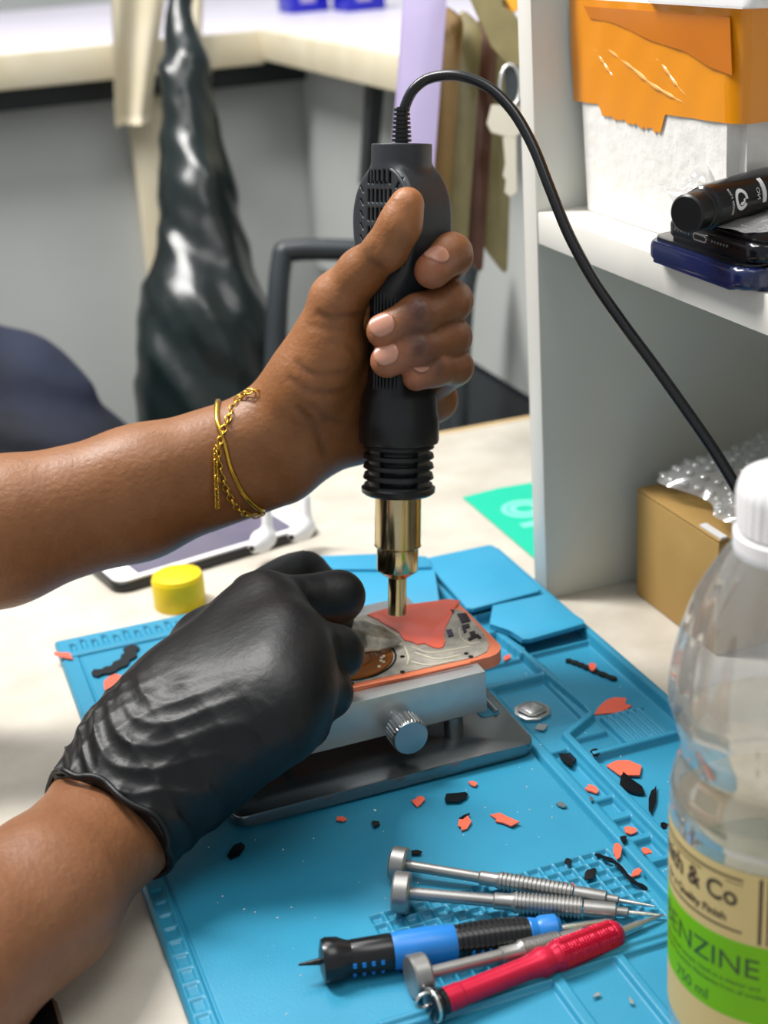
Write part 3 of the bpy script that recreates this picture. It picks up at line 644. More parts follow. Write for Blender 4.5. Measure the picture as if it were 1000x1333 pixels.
s.cap(HC, HC + [0.0, 0, 0.03], .076, .080, .02); s.cap(HC + [.03, 0, -.05], HC + [.05, 0, -.055], .048, .036, .03)
s.cap(HC + [.078, 0, .01], HC + [.094, 0, -.018], .010, .013, .012)
for a in (-1, 1): s.cap(HC + [0, a * .078, -.01], HC + [-.004, a * .084, .016], .010, .012, .006); s.cap(HC + [.070, a * .03, .02], HC + [.070, a * .03, .02], .014, .014, .01)
s.cap(HC + [.082, -.016, -.045], HC + [.082, .016, -.045], .009, .009, .006)
me3, V = s.mesh('torso', 2); base = np.tile(C3('7a4e33'), (len(V), 1)); vcol(me3, base); parts.append(me3)
bm = bmesh.new()
for p in parts: bm.from_mesh(p)
me = bpy.data.meshes.new('body'); bm.to_mesh(me); bm.free()
body = link('body', me, M_skin, pe, True, local=False)
# shirt and hair
s = SDF((-0.88, -0.45, -0.42), (-0.38, 0.32, 0.36), 0.010)
for yy in (-0.15, 0.02): s.chain([((-0.69, yy, -0.38), .118), ((-0.70, yy, -0.10), .116), ((-0.68, yy, 0.12), .108)], .05)
s.cap((-0.67, 0.08, 0.18), (-0.67, -0.21, 0.18), .072, .072, .05)
for a, b in ((SH[0], ELB), (SH[1], E2)): s.cap(a, a + (b - a) * 0.5, .064, .056, .04)
me4, V = s.mesh('shirt', 2); link('shirt', me4, M_navy, pe, True, local=False)
s = SDF(HC - [.12, .12, .08], HC + [.12, .12, .14], 0.006); s.cap(HC + [-.012, 0, .015], HC + [-.012, 0, .038], .082, .084, .01)
sl, g = s.region(s.lo, s.lo + s.n * s.h); sl = tuple(slice(0, n) for n in s.n); g = np.meshgrid(*[(np.arange(n) * s.h + l) for n, l in zip(s.n, s.lo)], indexing='ij', sparse=True)
s.f = np.maximum(s.f, ((g[0] - HC[0] - .045) * 0.8 - (g[2] - HC[2] - .03) * .8 + 0 * g[1]).astype(np.float32)).astype(np.float32)
me5, V = s.mesh('hair', 2); link('hair', me5, M_black, pe, True, local=False)
for a in (-1, 1):
    o = lathe('eye', [(0.001, -.012), (.009, -.008), (.012, 0), (.009, .008), (.001, .012)], M_wh, pe, 16, M=Matrix.Translation(HC + [.074, a * .03, .020]), local=False)
# fingernails on the gripping hand
def nail(base_pt, tip_pt, toward, r, L, wid):
    b_ = Vector(base_pt); t_ = Vector(tip_pt); ax = (t_ - b_).normalized(); n_ = Vector(toward); n_ = (n_ - ax * n_.dot(ax)).normalized(); sd_ = ax.cross(n_)
    N = 10; v = []; f = []
    for lay in (0, 1):
        for i in range(N + 1):
            for j in range(N + 1):
                u = -1 + 2 * i / N; q_ = -1 + 2 * j / N
                e = max(0.12, (1 - abs(u) ** 2.6)) ** 0.5
                ph_ = q_ * wid * e; rr_ = r * (1 - 0.06 * max(u, 0) ** 2) + (0.00060 if lay == 0 else -0.0010) - 0.0004 * abs(q_) ** 4
                c_ = t_ + ax * (u * L / 2)
                v.append(c_ + (n_ * math.cos(ph_) + sd_ * math.sin(ph_)) * rr_)
    st_ = (N + 1) ** 2
    for i in range(N):
        for j in range(N):
            q0 = (i * (N + 1) + j, i * (N + 1) + j + 1, (i + 1) * (N + 1) + j + 1, (i + 1) * (N + 1) + j); f.append(q0); f.append(tuple(st_ + a for a in q0[::-1]))
    for i in range(N):
        for (a, b) in ((i * (N + 1), (i + 1) * (N + 1)), (i * (N + 1) + N, (i + 1) * (N + 1) + N), (i, i + 1), (N * (N + 1) + i, N * (N + 1) + i + 1)): f.append((a, b, b + st_, a + st_))
    me = mesh('fingernail', v, f); bm = bmesh.new(); bm.from_mesh(me); bmesh.ops.recalc_face_normals(bm, faces=bm.faces); bm.to_mesh(me); bm.free()
    return link('fingernail', me, M_nail, pe, True, local=False)
up = MR[1]; fw = -MR[2]
nail(H(588, 330, .013), H(566, 350, .0245), fw * 1.0 + up * .10 + MR[0] * -.35, .0086, .0100, .72)
nail(H(545, 409, .0235), H(500, 429, .0240), fw + up * .25, .0083, .0118, .70)
nail(H(545, 453, .0235), H(505, 467, .0240), fw + up * .25, .0080, .0112, .70)
nail(H(567, 481, .019), H(546, 487, .0224), fw * .8 + up * .75, .0066, .0085, .75)
# ---- glove
gw = SDF((-0.235, -0.275, 0.010), (-0.040, -0.050, 0.118), 0.00105)
hm_ = lambda x, y, z, r_: (G(x, y, z), r_ * mm)
gw.chain([hm_(128, 1034, .044, 19.5), hm_(190, 972, .051, 17)], .012); gw.chain([hm_(172, 1082, .038, 20.5), hm_(218, 1012, .044, 18)], .012)
gw.chain([hm_(150, 1056, .041, 21), hm_(196, 990, .048, 20)], .012)
for (x, y, z, r_, sx, sy, sz) in ((340, 787, .086, 13.5, 190, 972, .051), (372, 835, .087, 13, 198, 980, .052), (376, 890, .080, 13, 205, 995, .050), (352, 945, .068, 13, 218, 1012, .046)):
    gw.cap(G(sx, sy, sz), G(x, y, z), .0180, r_ * mm, .026)
gw.chain([hm_(212, 935, .053, 15), hm_(272, 842, .066, 15), hm_(330, 778, .066, 12)], .012)
gw.cap(G(250, 910, .060), G(356, 812, .083), .019, .0130, .026); gw.cap(G(260, 930, .060), G(370, 862, .080), .019, .0130, .026); gw.cap(G(260, 960, .055), G(362, 918, .072), .018, .0125, .026)
gw.chain([hm_(240, 940, .045, 15), hm_(330, 900, .052, 14)], .012)
GF = [[(330, 778, .064, 11.5), (392, 738, .062, 10.2), (430, 770, .052, 9)],
      [(340, 787, .086, 13), (441, 776, .080, 10.8), (430, 806, .062, 9.6), (425, 830, .056, 8.5)],
      [(372, 835, .087, 12.5), (438, 850, .074, 10.8), (420, 868, .060, 9.5)],
      [(376, 890, .080, 12.5), (424, 902, .064, 10.4), (400, 905, .056, 9)],
      [(352, 945, .068, 12), (396, 942, .056, 9.8), (375, 940, .053, 9)]]
for fn in GF:
    g_ = gw.new(); g_.chain([hm_(*q_) for q_ in fn], .006); gw.merge(g_, .0045)
# folds near the cuff
cA = G(150, 1058, .042); cB = G(300, 890, .062); axv = (cB - cA); La = np.linalg.norm(axv); axv /= La
g = np.meshgrid(*[(np.arange(n) * gw.h + l) for n, l in zip(gw.n, gw.lo)], indexing='ij', sparse=True)
u_ = (g[0] - cA[0]) * axv[0] + (g[1] - cA[1]) * axv[1] + (g[2] - cA[2]) * axv[2]
sdv = np.cross(axv, [0, 0, 1]); sdv /= np.linalg.norm(sdv); v_ = (g[0] - cA[0]) * sdv[0] + (g[1] - cA[1]) * sdv[1]
fade = np.clip(1.15 - u_ / 0.050, 0, 1) * np.clip((u_ + 0.012) / 0.008, 0, 1)
rg = lambda t_: 1 - 2 * np.abs(np.sin(t_)) ** .7
wr = rg(u_ * 300 + 4.0 * np.sin(v_ * 75 + 1) + g[2] * 60) * 0.55 + rg(u_ * 190 + v_ * 210 + 3 * np.sin(v_ * 50 + 2)) * 0.45 + rg(v_ * 260 - u_ * 120 + 2 * np.sin(u_ * 90)) * 0.35
fine = np.sin(u_ * 150 + v_ * 60 + 2 * np.sin(v_ * 70)) * np.sin(v_ * 110 + 1)
gw.f = (gw.f - 0.00125 * fade * wr - 0.0006 * fade + 0.0002 * fine).astype(np.float32)
# clean cut at the cuff
gw.f = np.maximum(gw.f, (-(u_ + 0.004) + 0 * g[0]).astype(np.float32))
me, V = gw.mesh('glove', 1); o = link('glove', me, M_glove, pe, True, local=False); o['label'] = 'black nitrile glove with rolled wrinkled cuff on the right hand'
fr = gw.f
# rolled rim: follow the cut section of the glove
sec = []
c0_ = cA - axv * 0.004; e1 = sdv; e2_ = np.cross(e1, axv)
for i in range(72):
    a = 2 * math.pi * i / 72; dr = e1 * math.cos(a) + e2_ * math.sin(a); r_ = 0.008
    while r_ < 0.06:
        p = c0_ + axv * 0.0015 + dr * r_; ix = np.round((p - gw.lo) / gw.h).astype(int)
        if (ix < 0).any() or (ix >= gw.n).any() or gw.f[tuple(ix)] > 0: break
        r_ += 0.0004
    sec.append(r_)
sec = np.array(sec); sec = (np.roll(sec, 1) + sec + np.roll(sec, -1)) / 3
rp = [c0_ + (e1 * math.cos(2 * math.pi * i / 72) + e2_ * math.sin(2 * math.pi * i / 72)) * (sec[i] + 0.0006 + 0.0012 * math.sin(i * .35)) + axv * (0.0015 * math.sin(i * .5)) for i in range(72)]
tube('glove_rim', rp, 0.0014, M_glove, pe, 8, True)
# pry tool in the gloved hand
pt = empty('pry_blade', G(455, 830, .052), 'thin dark metal pry blade held in the gloved fingers over phone', 'tool')
bl = [G(x, y, z) for x, y, z in ((440, 812, .060), (470, 810, .056), (500, 818, .051), (523, 836, .0475), (510, 843, .0475), (480, 851, .048), (455, 852, .051), (435, 838, .058))]
n_ = len(bl); v = [p for p in bl] + [p + np.array([0, 0, .0009]) for p in bl] + [np.mean(bl, 0) + np.array([0, 0, .0022])]
f = [tuple(range(n_))[::-1]] + [(i, (i + 1) % n_, n_ + (i + 1) % n_, n_ + i) for i in range(n_)] + [(n_ + i, n_ + (i + 1) % n_, 2 * n_) for i in range(n_)]
link('blade', mesh('blade', v, f), mat('worn_steel', '6b6862', 0.3, 0.8, c2='a8a49a', nscale=160, namt=0.3), pt, False, local=False)
tube('handle', [G(455, 830, .054), G(400, 825, .066), G(330, 860, .060)], [.0035, .0045, .004], M_rubber, pt)
# ---- bracelets
def arm_ring(px, py, d, tiltv, R1, R2, rad, mt, name, parent, n=12, beads=False):
    pass
def worn(front):
    P_ = [hit(x, y) for x, y in front]; (xa, ya), (xb, yb) = front[0], front[-1]
    bk = [hit(xb + (xa - xb) * t_, yb + (ya - yb) * t_, True) for t_ in (.18, .35, .5, .65, .82)]
    return P_ + bk
def closed(P_, n):
    Q_ = spline(P_ + P_[:3], 12)[12:12 * (len(P_) + 1)]
    return Q_ if n is None else [Q_[int(i * len(Q_) / n)] for i in range(n)]
fb = [(284, 522), (283, 548), (292, 576), (300, 607), (313, 636), (326, 653), (342, 664)]
bg = tube('gold_bangle', closed(worn(fb), None), 0.00120, M_gold, None, 10, True)
tag(bg, 'plain thin gold bangle on the bare wrist', 'bangle')
cb = empty('chain_bracelet', hit(300, 590), 'gold curb chain bracelet with loose hanging end on the bare wrist', 'bracelet')
Q_ = closed(worn([(333, 509), (310, 519), (297, 545), (288, 568), (284, 590), (286, 610), (294, 636), (307, 659), (323, 670), (341, 668)]), None)
al = [Q_[0]]
for p in Q_:
    if np.linalg.norm(p - al[-1]) > .0026: al.append(p)
cen = np.mean(al, 0)
def link_ring(c, t_, nrm, a, b, r_):
    t_ = np.array(t_) / np.linalg.norm(t_); n1 = np.cross(t_, nrm); n1 /= np.linalg.norm(n1)
    return tube_geo([c + t_ * a * math.cos(q_) + n1 * b * math.sin(q_) for q_ in np.linspace(0, 2 * math.pi, 11)[:-1]], r_, 5, True)
for i, p in enumerate(al):
    q_ = al[(i + 1) % len(al)] - al[i - 1]; q_ = q_ / np.linalg.norm(q_); nr = p - cen; nr = nr / np.linalg.norm(nr); nr = nr + 0.8 * (1 if i % 2 else -1) * np.cross(q_, nr)
    v, f = link_ring(p, q_, nr, .0020, .0014, .00048); link('chain_link', mesh('chain_link', v, f), M_gold, cb, True, local=False)
for i in range(22):
    u = i / 21; p = hit(281 + 3 * u, 584 + 74 * u) - MR[2] * (.0015 + .002 * u)
    v, f = link_ring(p, -up, fw + 0.9 * (1 if i % 2 else -1) * MR[0], .0016, .0011, .0004); link('chain_link', mesh('chain_link', v, f), M_gold, cb, True, local=False)
# ================================================================ SCREWDRIVERS
def mz(p): return float(mat_h(np.array([[p[0]]]), np.array([[p[1]]]))[0, 0])
def driver(tailpx, tippx, zt_, ztip, name, label, cat='screwdriver', group=None):
    a = G(*tailpx, zt_); b = G(*tippx, ztip); L = np.linalg.norm(b - a); M_ = frame(a, b - a, (0, 0, 1))
    return empty(name, a, label, cat, group, M=M_), L
def silver(tail, tip, label, rc_=.0070, gs=.38, s_=1.0):
    d_, L = driver(tail, tip, .0046 + rc_, .0062, 'precision_screwdriver', label, group='silver precision screwdrivers')
    lathe('cap', [(.0055 * s_, 0), (rc_ - .0006, .0003), (rc_, .001), (rc_, .0062), (rc_ - .0006, .0070), (.003, .0072)], M_sdriver, d_, 40)
    lathe('shaft', [(.0022 * s_, .007), (.0022 * s_, L * gs)], M_sdriver, d_, 24)
    pr = [(.0020, L * gs - .003), (.0028 * s_, L * gs - .002), (.0028 * s_, L * gs + .004), (.0031 * s_, L * gs + .005)]
    n = 17; z0 = L * gs + .006; z1_ = L * .70
    for i in range(n):
        q_ = z0 + (z1_ - z0) * i / n; w_ = (z1_ - z0) / n; pr += [(.0037 * s_, q_), (.0037 * s_, q_ + w_ * .55), (.0032 * s_, q_ + w_ * .65), (.0032 * s_, q_ + w_ * .95)]
    pr += [(.0034 * s_, z1_)]
    lathe('grip', pr, M_sdriver, d_, 32, smooth=20)
    lathe('neck', [(.0030 * s_, z1_ + .0006), (.0030 * s_, L * .82), (.0019, L * .825), (.0019, L * .865), (.0011, L * .87)], M_sdriver, d_, 24)
    lathe('bit', [(.0010, L * .86), (.0009, L * .93), (.00035, L)], M_silver, d_, 12)
    return d_
silver((509, 1123), (853, 1180), 'silver precision screwdriver, upper one of the crossed pair', gs=.37)
silver((511, 1161), (866, 1192), 'silver precision screwdriver lying second, just below the topmost', rc_=.0082, gs=.40, s_=1.15)
silver((533, 1273), (806, 1206), 'silver precision screwdriver between the blue handle and the red one', rc_=.0080, gs=.45, s_=1.1)
# black and blue
d_, L = driver((420, 1251), (797, 1199), .0125, .0075, 'black_blue_screwdriver', 'black and blue rubber grip screwdriver on the lattice of the mat', 'screwdriver')
def q(f_): return L * f_
lathe('end_cap', [(.004, -.001), (.0078, 0), (.0084, .0015), (.0080, .006), (.0066, .009), (.0062, .011)], M_rubber, d_, 40)
lathe('rear_grip', [(.0060, .010), (.0064, q(.10)), (.0068, q(.22)), (.0066, q(.235))], M_rubber, d_, 40)
for i in range(4):
    for a in (1.3, 2.1): tube('grip_slot', [(.0064 * math.cos(a), .0064 * math.sin(a), q(.10) + i * .0035), (.0067 * math.cos(a + .25), .0067 * math.sin(a + .25), q(.10) + i * .0035)], .0008, M_blue, d_, 6, local=True)
lathe('blue_barrel', [(.0067, q(.235)), (.0070, q(.25)), (.0074, q(.36)), (.0070, q(.44)), (.0066, q(.45))], M_blue, d_, 40)
pr = [(.0064, q(.445))]
for i in range(14): z_ = q(.45) + i * q(.0185); r_ = .0066 - .00006 * i + .0008 * math.sin(i / 13 * math.pi); pr += [(r_, z_), (r_, z_ + q(.011)), (r_ - .0005, z_ + q(.012)), (r_ - .0005, z_ + q(.0175))]
fg_ = lathe('front_grip', pr, M_rubber, d_, 40, smooth=20)
for i in range(5):
    for a in (1.5, 2.3): tube('grip_slot', [(.0064 * math.cos(a), .0064 * math.sin(a), q(.50) + i * q(.03)), (.0068 * math.cos(a + .28), .0068 * math.sin(a + .28), q(.50) + i * q(.03))], .0008, M_blue, fg_, 6, local=True)
lathe('blue_collar', [(.0050, q(.70)), (.0056, q(.71)), (.0050, q(.735)), (.0058, q(.75)), (.0056, q(.80)), (.004, q(.815)), (.0016, q(.82))], M_blue, d_, 32)
lathe('shank', [(.0013, q(.80)), (.0013, q(.98)), (.0007, q(1.0))], M_silver, d_, 16)
tube('rear_tip', [(0, 0, -.001), (-.0002, 0, -.009)], [.0014, .0004], M_blackg, d_, 10, local=True)
# red
d_, L = driver((560, 1310), (863, 1191), .0098, .0068, 'red_screwdriver', 'red metal screwdriver with knurled grip and chrome end, nearest of the drivers', 'screwdriver')
lathe('end_cap', [(.0030, -.001), (.0055, 0), (.0060, .001), (.0060, .003), (.0048, .0042), (.0048, .006)], M_blackg, d_, 32)
tube('end_ring', [(.0058 * math.cos(a), .0058 * math.sin(a), .0012) for a in np.linspace(0, 6.283, 33)[:-1]], .0007, M_silver, d_, 8, True, local=True)
tube('end_loop', [(.0035 + .003 * math.cos(a), .0, -.002 + .0036 * math.sin(a)) for a in np.linspace(0, 6.283, 25)[:-1]], .0007, M_silver, d_, 8, True, local=True)
lathe('barrel', [(.0040, .005), (.0046, .006), (.0046, q(.12)), (.0043, q(.125)), (.0043, q(.40)), (.0050, q(.44))], M_red, d_, 40)
def kn2(r_, z, a):
    return r_ + .00045 * (math.sin(a * 22 + z * 2600) * math.sin(a * 22 - z * 2600))
pr = [(.0046, q(.43)), (.0058, q(.46)), (.0050, q(.495)), (.0050, q(.50)), (.0058, q(.52))] + [(.0058 - .0004 * i / 60, q(.52) + i * q(.26) / 60) for i in range(61)] + [(.0040, q(.80)), (.0022, q(.805))]
lathe('knurled_grip', pr, M_red, d_, 96, mod=lambda r_, z, a: kn2(r_, z, a) if q(.53) < z < q(.77) else r_, smooth=60)
lathe('neck', [(.0016, q(.80)), (.0015, q(.90)), (.0011, q(.905)), (.0010, q(.95)), (.0004, q(1.0))], M_silver, d_, 16)
# ================================================================ CHIPS
def frag(px, py, w_, h_, rot, mt, label, cat, name, n=7, thick=.0007, lift=0.0002, group=None, seed=0):
    r_ = random.Random(int(px * 7 + py * 3 + seed)); c_ = G(px, py, .005); z_ = mz(c_); c_ = G(px, py, z_); pts = []; a0 = math.radians(rot)
    for i in range(n):
        a = 2 * math.pi * (i + r_.uniform(-.38, .38)) / n; q_ = r_.uniform(.58, 1.12); x = math.cos(a) * w_ / 2 * q_; y = math.sin(a) * h_ / 2 * q_
        p = G(px + x * math.cos(a0) - y * math.sin(a0), py + x * math.sin(a0) + y * math.cos(a0), z_); pts.append((p[0], p[1]))
    ar = sum(pts[i][0] * pts[(i + 1) % n][1] - pts[(i + 1) % n][0] * pts[i][1] for i in range(n))
    if ar < 0: pts = pts[::-1]
    hmx = max(mz(p) for p in pts) if w_ < 30 else z_
    tx, ty = r_.uniform(-.08, .08), r_.uniform(-.08, .08); z_ = max(z_, min(hmx, z_ + .001)) + lift + .0006
    v = [(p[0], p[1], z_ + tx * (p[0] - c_[0]) + ty * (p[1] - c_[1])) for p in pts]; v += [(a, b, c3 + thick) for a, b, c3 in v]
    f = [tuple(range(n))[::-1], tuple(range(n, 2 * n))] + [(i, (i + 1) % n, n + (i + 1) % n, n + i) for i in range(n)]
    return tag(link(name, mesh(name, v, f), mt), label, cat, group)
OR = 'coral glass fragments on the mat'; BK = 'black fragments on the mat'
for (x, y, w_, h_, rt, lb) in ((84, 856, 26, 8, 8, 'small coral sliver at the far left corner of the mat'), (152, 891, 62, 22, -12, 'large coral glass piece on the mat left of the glove'),
    (797, 921, 60, 24, -8, 'large coral glass piece above the ribs in the right tray'), (815, 1004, 54, 26, 5, 'broad coral glass piece in the flat right tray'),
    (657, 1070, 38, 15, 18, 'coral chip on the bare mat, right one of the row below the stand'), (605, 1075, 22, 15, -25, 'coral chip with black tail, below the stand plate'),
    (545, 1046, 20, 12, -10, 'coral chip touching the shadow just below the stand plate'), (445, 1069, 14, 8, 5, 'tiny coral chip left below the stand plate'),
    (616, 1023, 12, 7, 5, 'tiny coral chip against the stand front edge'), (772, 1031, 24, 10, 18, 'pink coral sliver in the long narrow pocket'),
    (820, 1084, 20, 12, 8, 'coral chip lying in the third small pocket'), (803, 1110, 13, 24, 0, 'upright leaf shaped coral chip beside the lattice corner'),
    (829, 1139, 18, 9, -40, 'narrow coral chip right of the lattice, below the upright one'), (842, 1113, 14, 8, 20, 'tiny coral chip in the fourth small pocket'),
    (772, 872, 12, 12, 10, 'coral chip stuck on the long black strip in the upper tray'), (887, 983, 10, 6, 0, 'tiny pink chip beside the bottle'), (745, 1156, 10, 7, 0, 'tiny coral chip under the top screwdriver collar'), (660, 861, 14, 7, -20, 'pale coral chip right of the phone corner')):
    frag(x, y, w_, h_, rt, M_orange, lb, 'fragment', 'coral_fragment', group=OR, n=9, lift=.0008 if (x, y) == (772, 872) else .0002)
for (x, y, w_, h_, rt, lb) in ((309, 1110, 36, 15, -30, 'black fragment alone on the mat below the glove cuff'), (597, 1040, 42, 15, -12, 'black leaf shaped fragment below the stand plate'),
    (489, 1076, 12, 10, 20, 'small black square crumb below the stand'), (740, 993, 28, 20, 25, 'black fragment at the head of the long pocket'), (822, 1026, 52, 20, 28, 'black comb shaped fragment under broad coral piece'),
    (850, 1042, 10, 38, 8, 'upright black strip standing in the flat right tray'), (812, 1096, 12, 10, 0, 'black crumb between the third and fourth pockets'), (768, 1145, 22, 14, -30, 'black crumb on the lattice near its right end'),
    (740, 1128, 12, 10, 30, 'black crumb on the lattice above the driver collars'), (865, 1081, 12, 12, 30, 'black crumb beside the bottle near the tray edge'), (541, 1113, 18, 7, 0, 'black sliver above the topmost screwdriver'),
    (826, 1122, 30, 8, 60, 'black sliver just right of the upright coral chip'), (775, 985, 14, 10, 20, 'black crumb at the end of the ribbed ramp'), (606, 1066, 20, 6, -30, 'thin black tail attached by the coral chip')):
    frag(x, y, w_, h_, rt, M_blackg, lb, 'fragment', 'black_fragment', group=BK, n=8, lift=.0009 if (x, y) == (822, 1026) else .0003)
for (x, y, w_, h_, rt, lb) in ((706, 950, 20, 12, -20, 'grey metal shard below the silver square'), (733, 1051, 18, 8, 0, 'grey metal shard on the bare mat left of the pockets'), (777, 1299, 16, 6, -35, 'tiny steel screw in the near tray, left one'), (822, 1306, 6, 15, -20, 'tiny steel screw in the near tray, right one'), (770, 1043, 8, 7, 0, 'grey metal crumb between the first and second pockets')):
    frag(x, y, w_, h_, rt, M_silver if 'screw' in lb else M_alu, lb, 'shard', 'metal_shard', n=4)
def strip(pts_, wid, mt, name, label, lift=.0006):
    P_ = []
    for (x, y) in pts_:
        p = G(x, y, .005); p = G(x, y, mz(p)); P_.append(p)
    zmx = max(p[2] for p in P_) + lift; P_ = spline([(p[0], p[1], zmx) for p in P_], 6); v = []; f = []
    for i, p in enumerate(P_):
        t_ = np.array(P_[min(i + 1, len(P_) - 1)]) - P_[max(i - 1, 0)]; n2 = np.array([-t_[1], t_[0], 0]); n2 /= np.linalg.norm(n2)
        e = wid / 2 * (1 + .25 * math.sin(i * 1.7)) * (0.35 if i in (0, len(P_) - 1) else 1)
        for a, b in ((-e, 0), (e, 0), (e, .0008), (-e, .0008)): v.append(np.array(p) + n2 * a + [0, 0, b])
    N = len(P_)
    for i in range(N - 1):
        for j in range(4): f.append((i * 4 + j, i * 4 + (j + 1) % 4, (i + 1) * 4 + (j + 1) % 4, (i + 1) * 4 + j))
    f += [(3, 2, 1, 0), tuple((N - 1) * 4 + j for j in range(4))]
    return tag(link(name, mesh(name, v, f), mt), label, 'fragment')
strip([(120, 880), (148, 872), (168, 856), (172, 842)], .0075, M_blackg, 'black_tape_strip', 'curved black strip on the mat behind the glove')
strip([(737, 861), (752, 866), (764, 871), (780, 878), (803, 887)], .0032, M_blackg, 'black_fragment', 'long broken black strip in the upper right tray')
strip([(775, 1118), (800, 1130), (822, 1148), (843, 1160)], .0016, M_blackg, 'black_fragment', 'long thin curved black sliver at the lattice right edge')
tr_ = G(693, 922, .005)
tp = empty('metal_square', (tr_[0], tr_[1], .0024), 'small bright octagonal metal plate in the middle tray', 'plate')
def octo(r_, c_=.35): return [(r_, r_ * c_), (r_ * c_, r_), (-r_ * c_, r_), (-r_, r_ * c_), (-r_, -r_ * c_), (-r_ * c_, -r_), (r_ * c_, -r_), (r_, -r_ * c_)]
Mx = Matrix.Translation((tr_[0], tr_[1], .0024)) @ Matrix.Rotation(.35, 4, 'Z')
poly_prism('plate_base', octo(.0085, .45), 0, .0016, M_silver, tp, .0003, M=Mx); poly_prism('plate_rim', octo(.0062, .6), .0016, .0026, M_sdriver, tp, .0003, M=Mx); poly_prism('plate_centre', octo(.0042, .7), .0026, .0029, M_silver, tp, .0001, M=Mx)
dv, df_ = [], []
for i in range(170):
    x = rng.uniform(-.165, .078); y = rng.uniform(-.31, .02)
    if -.142 < x < .006 and -.18 < y < -.06: continue
    z_ = float(mat_h(np.array([[x]]), np.array([[y]]))[0, 0]); e = rng.uniform(.0002, .0006); n0 = len(dv)
    dv += [(x - e, y - e * .6, z_ + .0001), (x + e, y - e * .3, z_ + .0001), (x, y + e, z_ + .0001), (x, y, z_ + e)]; df_ += [(n0, n0 + 2, n0 + 1), (n0, n0 + 1, n0 + 3), (n0 + 1, n0 + 2, n0 + 3), (n0 + 2, n0, n0 + 3)]
tag(link('glass_dust', mesh('glass_dust', dv, df_), M_wh), 'tiny white crumbs of glass scattered over the blue mat', 'dust', None, 'stuff')
# ================================================================ THINGS LEFT ON THE TABLE
p = G(235, 786, 0); yc = empty('yellow_cap', (p[0], p[1], 0), 'bright yellow screw cap on the worktop beyond the glove', 'cap')
lathe('cap_body', [(.0150, 0), (.0152, .0005), (.0152, .0165), (.0145, .0182), (.0135, .0188), (.0010, .0188)], M_yellow, yc, 96, mod=lambda r_, z, a: r_ + (.00015 * math.sin(a * 48) if .001 < z < .016 and r_ > .0151 else 0), smooth=40)
lathe('cap_rim', [(.0146, .0182), (.0142, .0192), (.0134, .0190)], M_yellow, yc, 64, caps=False)
# phone with white bezel
wp = empty('white_phone', G(285, 740, 0), 'white edged smartphone lying face up beyond the yellow cap', 'phone')
a = G(152, 768, .004)[:2]; b = G(418, 688, .004)[:2]; ex = (b - a) / np.linalg.norm(b - a); ey = np.array([-ex[1], ex[0]]); Lp = np.linalg.norm(b - a)
MPh = Matrix(((ex[0], ey[0], 0, a[0]), (ex[1], ey[1], 0, a[1]), (0, 0, 1, 0), (0, 0, 0, 1)))
poly_prism('case', rrect(0, 0, Lp, .070, .009), 0.0002, .0060, M_rubber, wp, .001, M=MPh); poly_prism('bezel', rrect(.0015, .0015, Lp - .0015, .0685, .008), .0060, .0075, M_whitep, wp, .0004, M=MPh)
poly_prism('screen', rrect(.017, .006, Lp - .017, .064, .001), .0075, .0077, M_screen, wp, 0, M=MPh)
bz_ = [o for o in bpy.data.objects if o.name == 'bezel'][0]; poly_prism('home_button', rrect(.0045, .030, .0135, .039, .0044), .0075, .0079, M_whitep, bz_, 0, M=MPh)
# earbuds
def earbud(px, py, z_, dx, label):
    p = G(px, py, z_); e = empty('earbud', p, label, 'earbud', 'earbuds'); e.matrix_world = Matrix.Translation(Vector(p))
    s = SDF(p - [.022, .022, .022], p + [.022, .022, .026], .0008); s.cap(p, p + [.003, .001, .001], .0072, .0066, .003); s.cap(p + [.004 * dx, 0, .004], p + [.006 * dx, .004, .019], .0034, .0030, .003); s.cap(p, p + [-.006 * dx, -.005, -.0005], .005, .0042, .003)
    me, V = s.mesh('bud', 1); link('bud', me, M_whitep, e, True, local=False)
    lathe('speaker_mesh', [(.0020, 0), (.0020, .0006), (.0012, .0009)], M_blackg, e, 16, M=frame(p + np.array([-.0085 * dx, -.0075, -.0004]), (-.6 * dx, -.7, 0)), local=False)
earbud(341, 704, .0155, 1, 'white earbud with stem up, left one on the white edged phone'); earbud(392, 690, .0155, 1, 'white earbud, right one at the corner of the white edged phone')
# dark phone at lower left
a = G(72, 1300, .004)[:2]; dp_ = empty('dark_phone', (a[0], a[1], 0), 'dark phone with silver edge under the near forearm at frame bottom', 'phone')
ex = G(84, 1340, .004)[:2] - a; ex /= np.linalg.norm(ex); ey = np.array([ex[1], -ex[0]])
MPh = Matrix(((ex[0], ey[0], 0, a[0]), (ex[1], ey[1], 0, a[1]), (0, 0, 1, 0), (0, 0, 0, 1)))
o = poly_prism('phone_frame', rrect(0, 0, .140, .068, .006), .0002, .0075, M_silver, dp_, .0008, M=MPh); poly_prism('phone_screen', rrect(.0015, .0015, .1385, .0665, .005), .0075, .0079, M_blackg, dp_, 0, M=MPh)
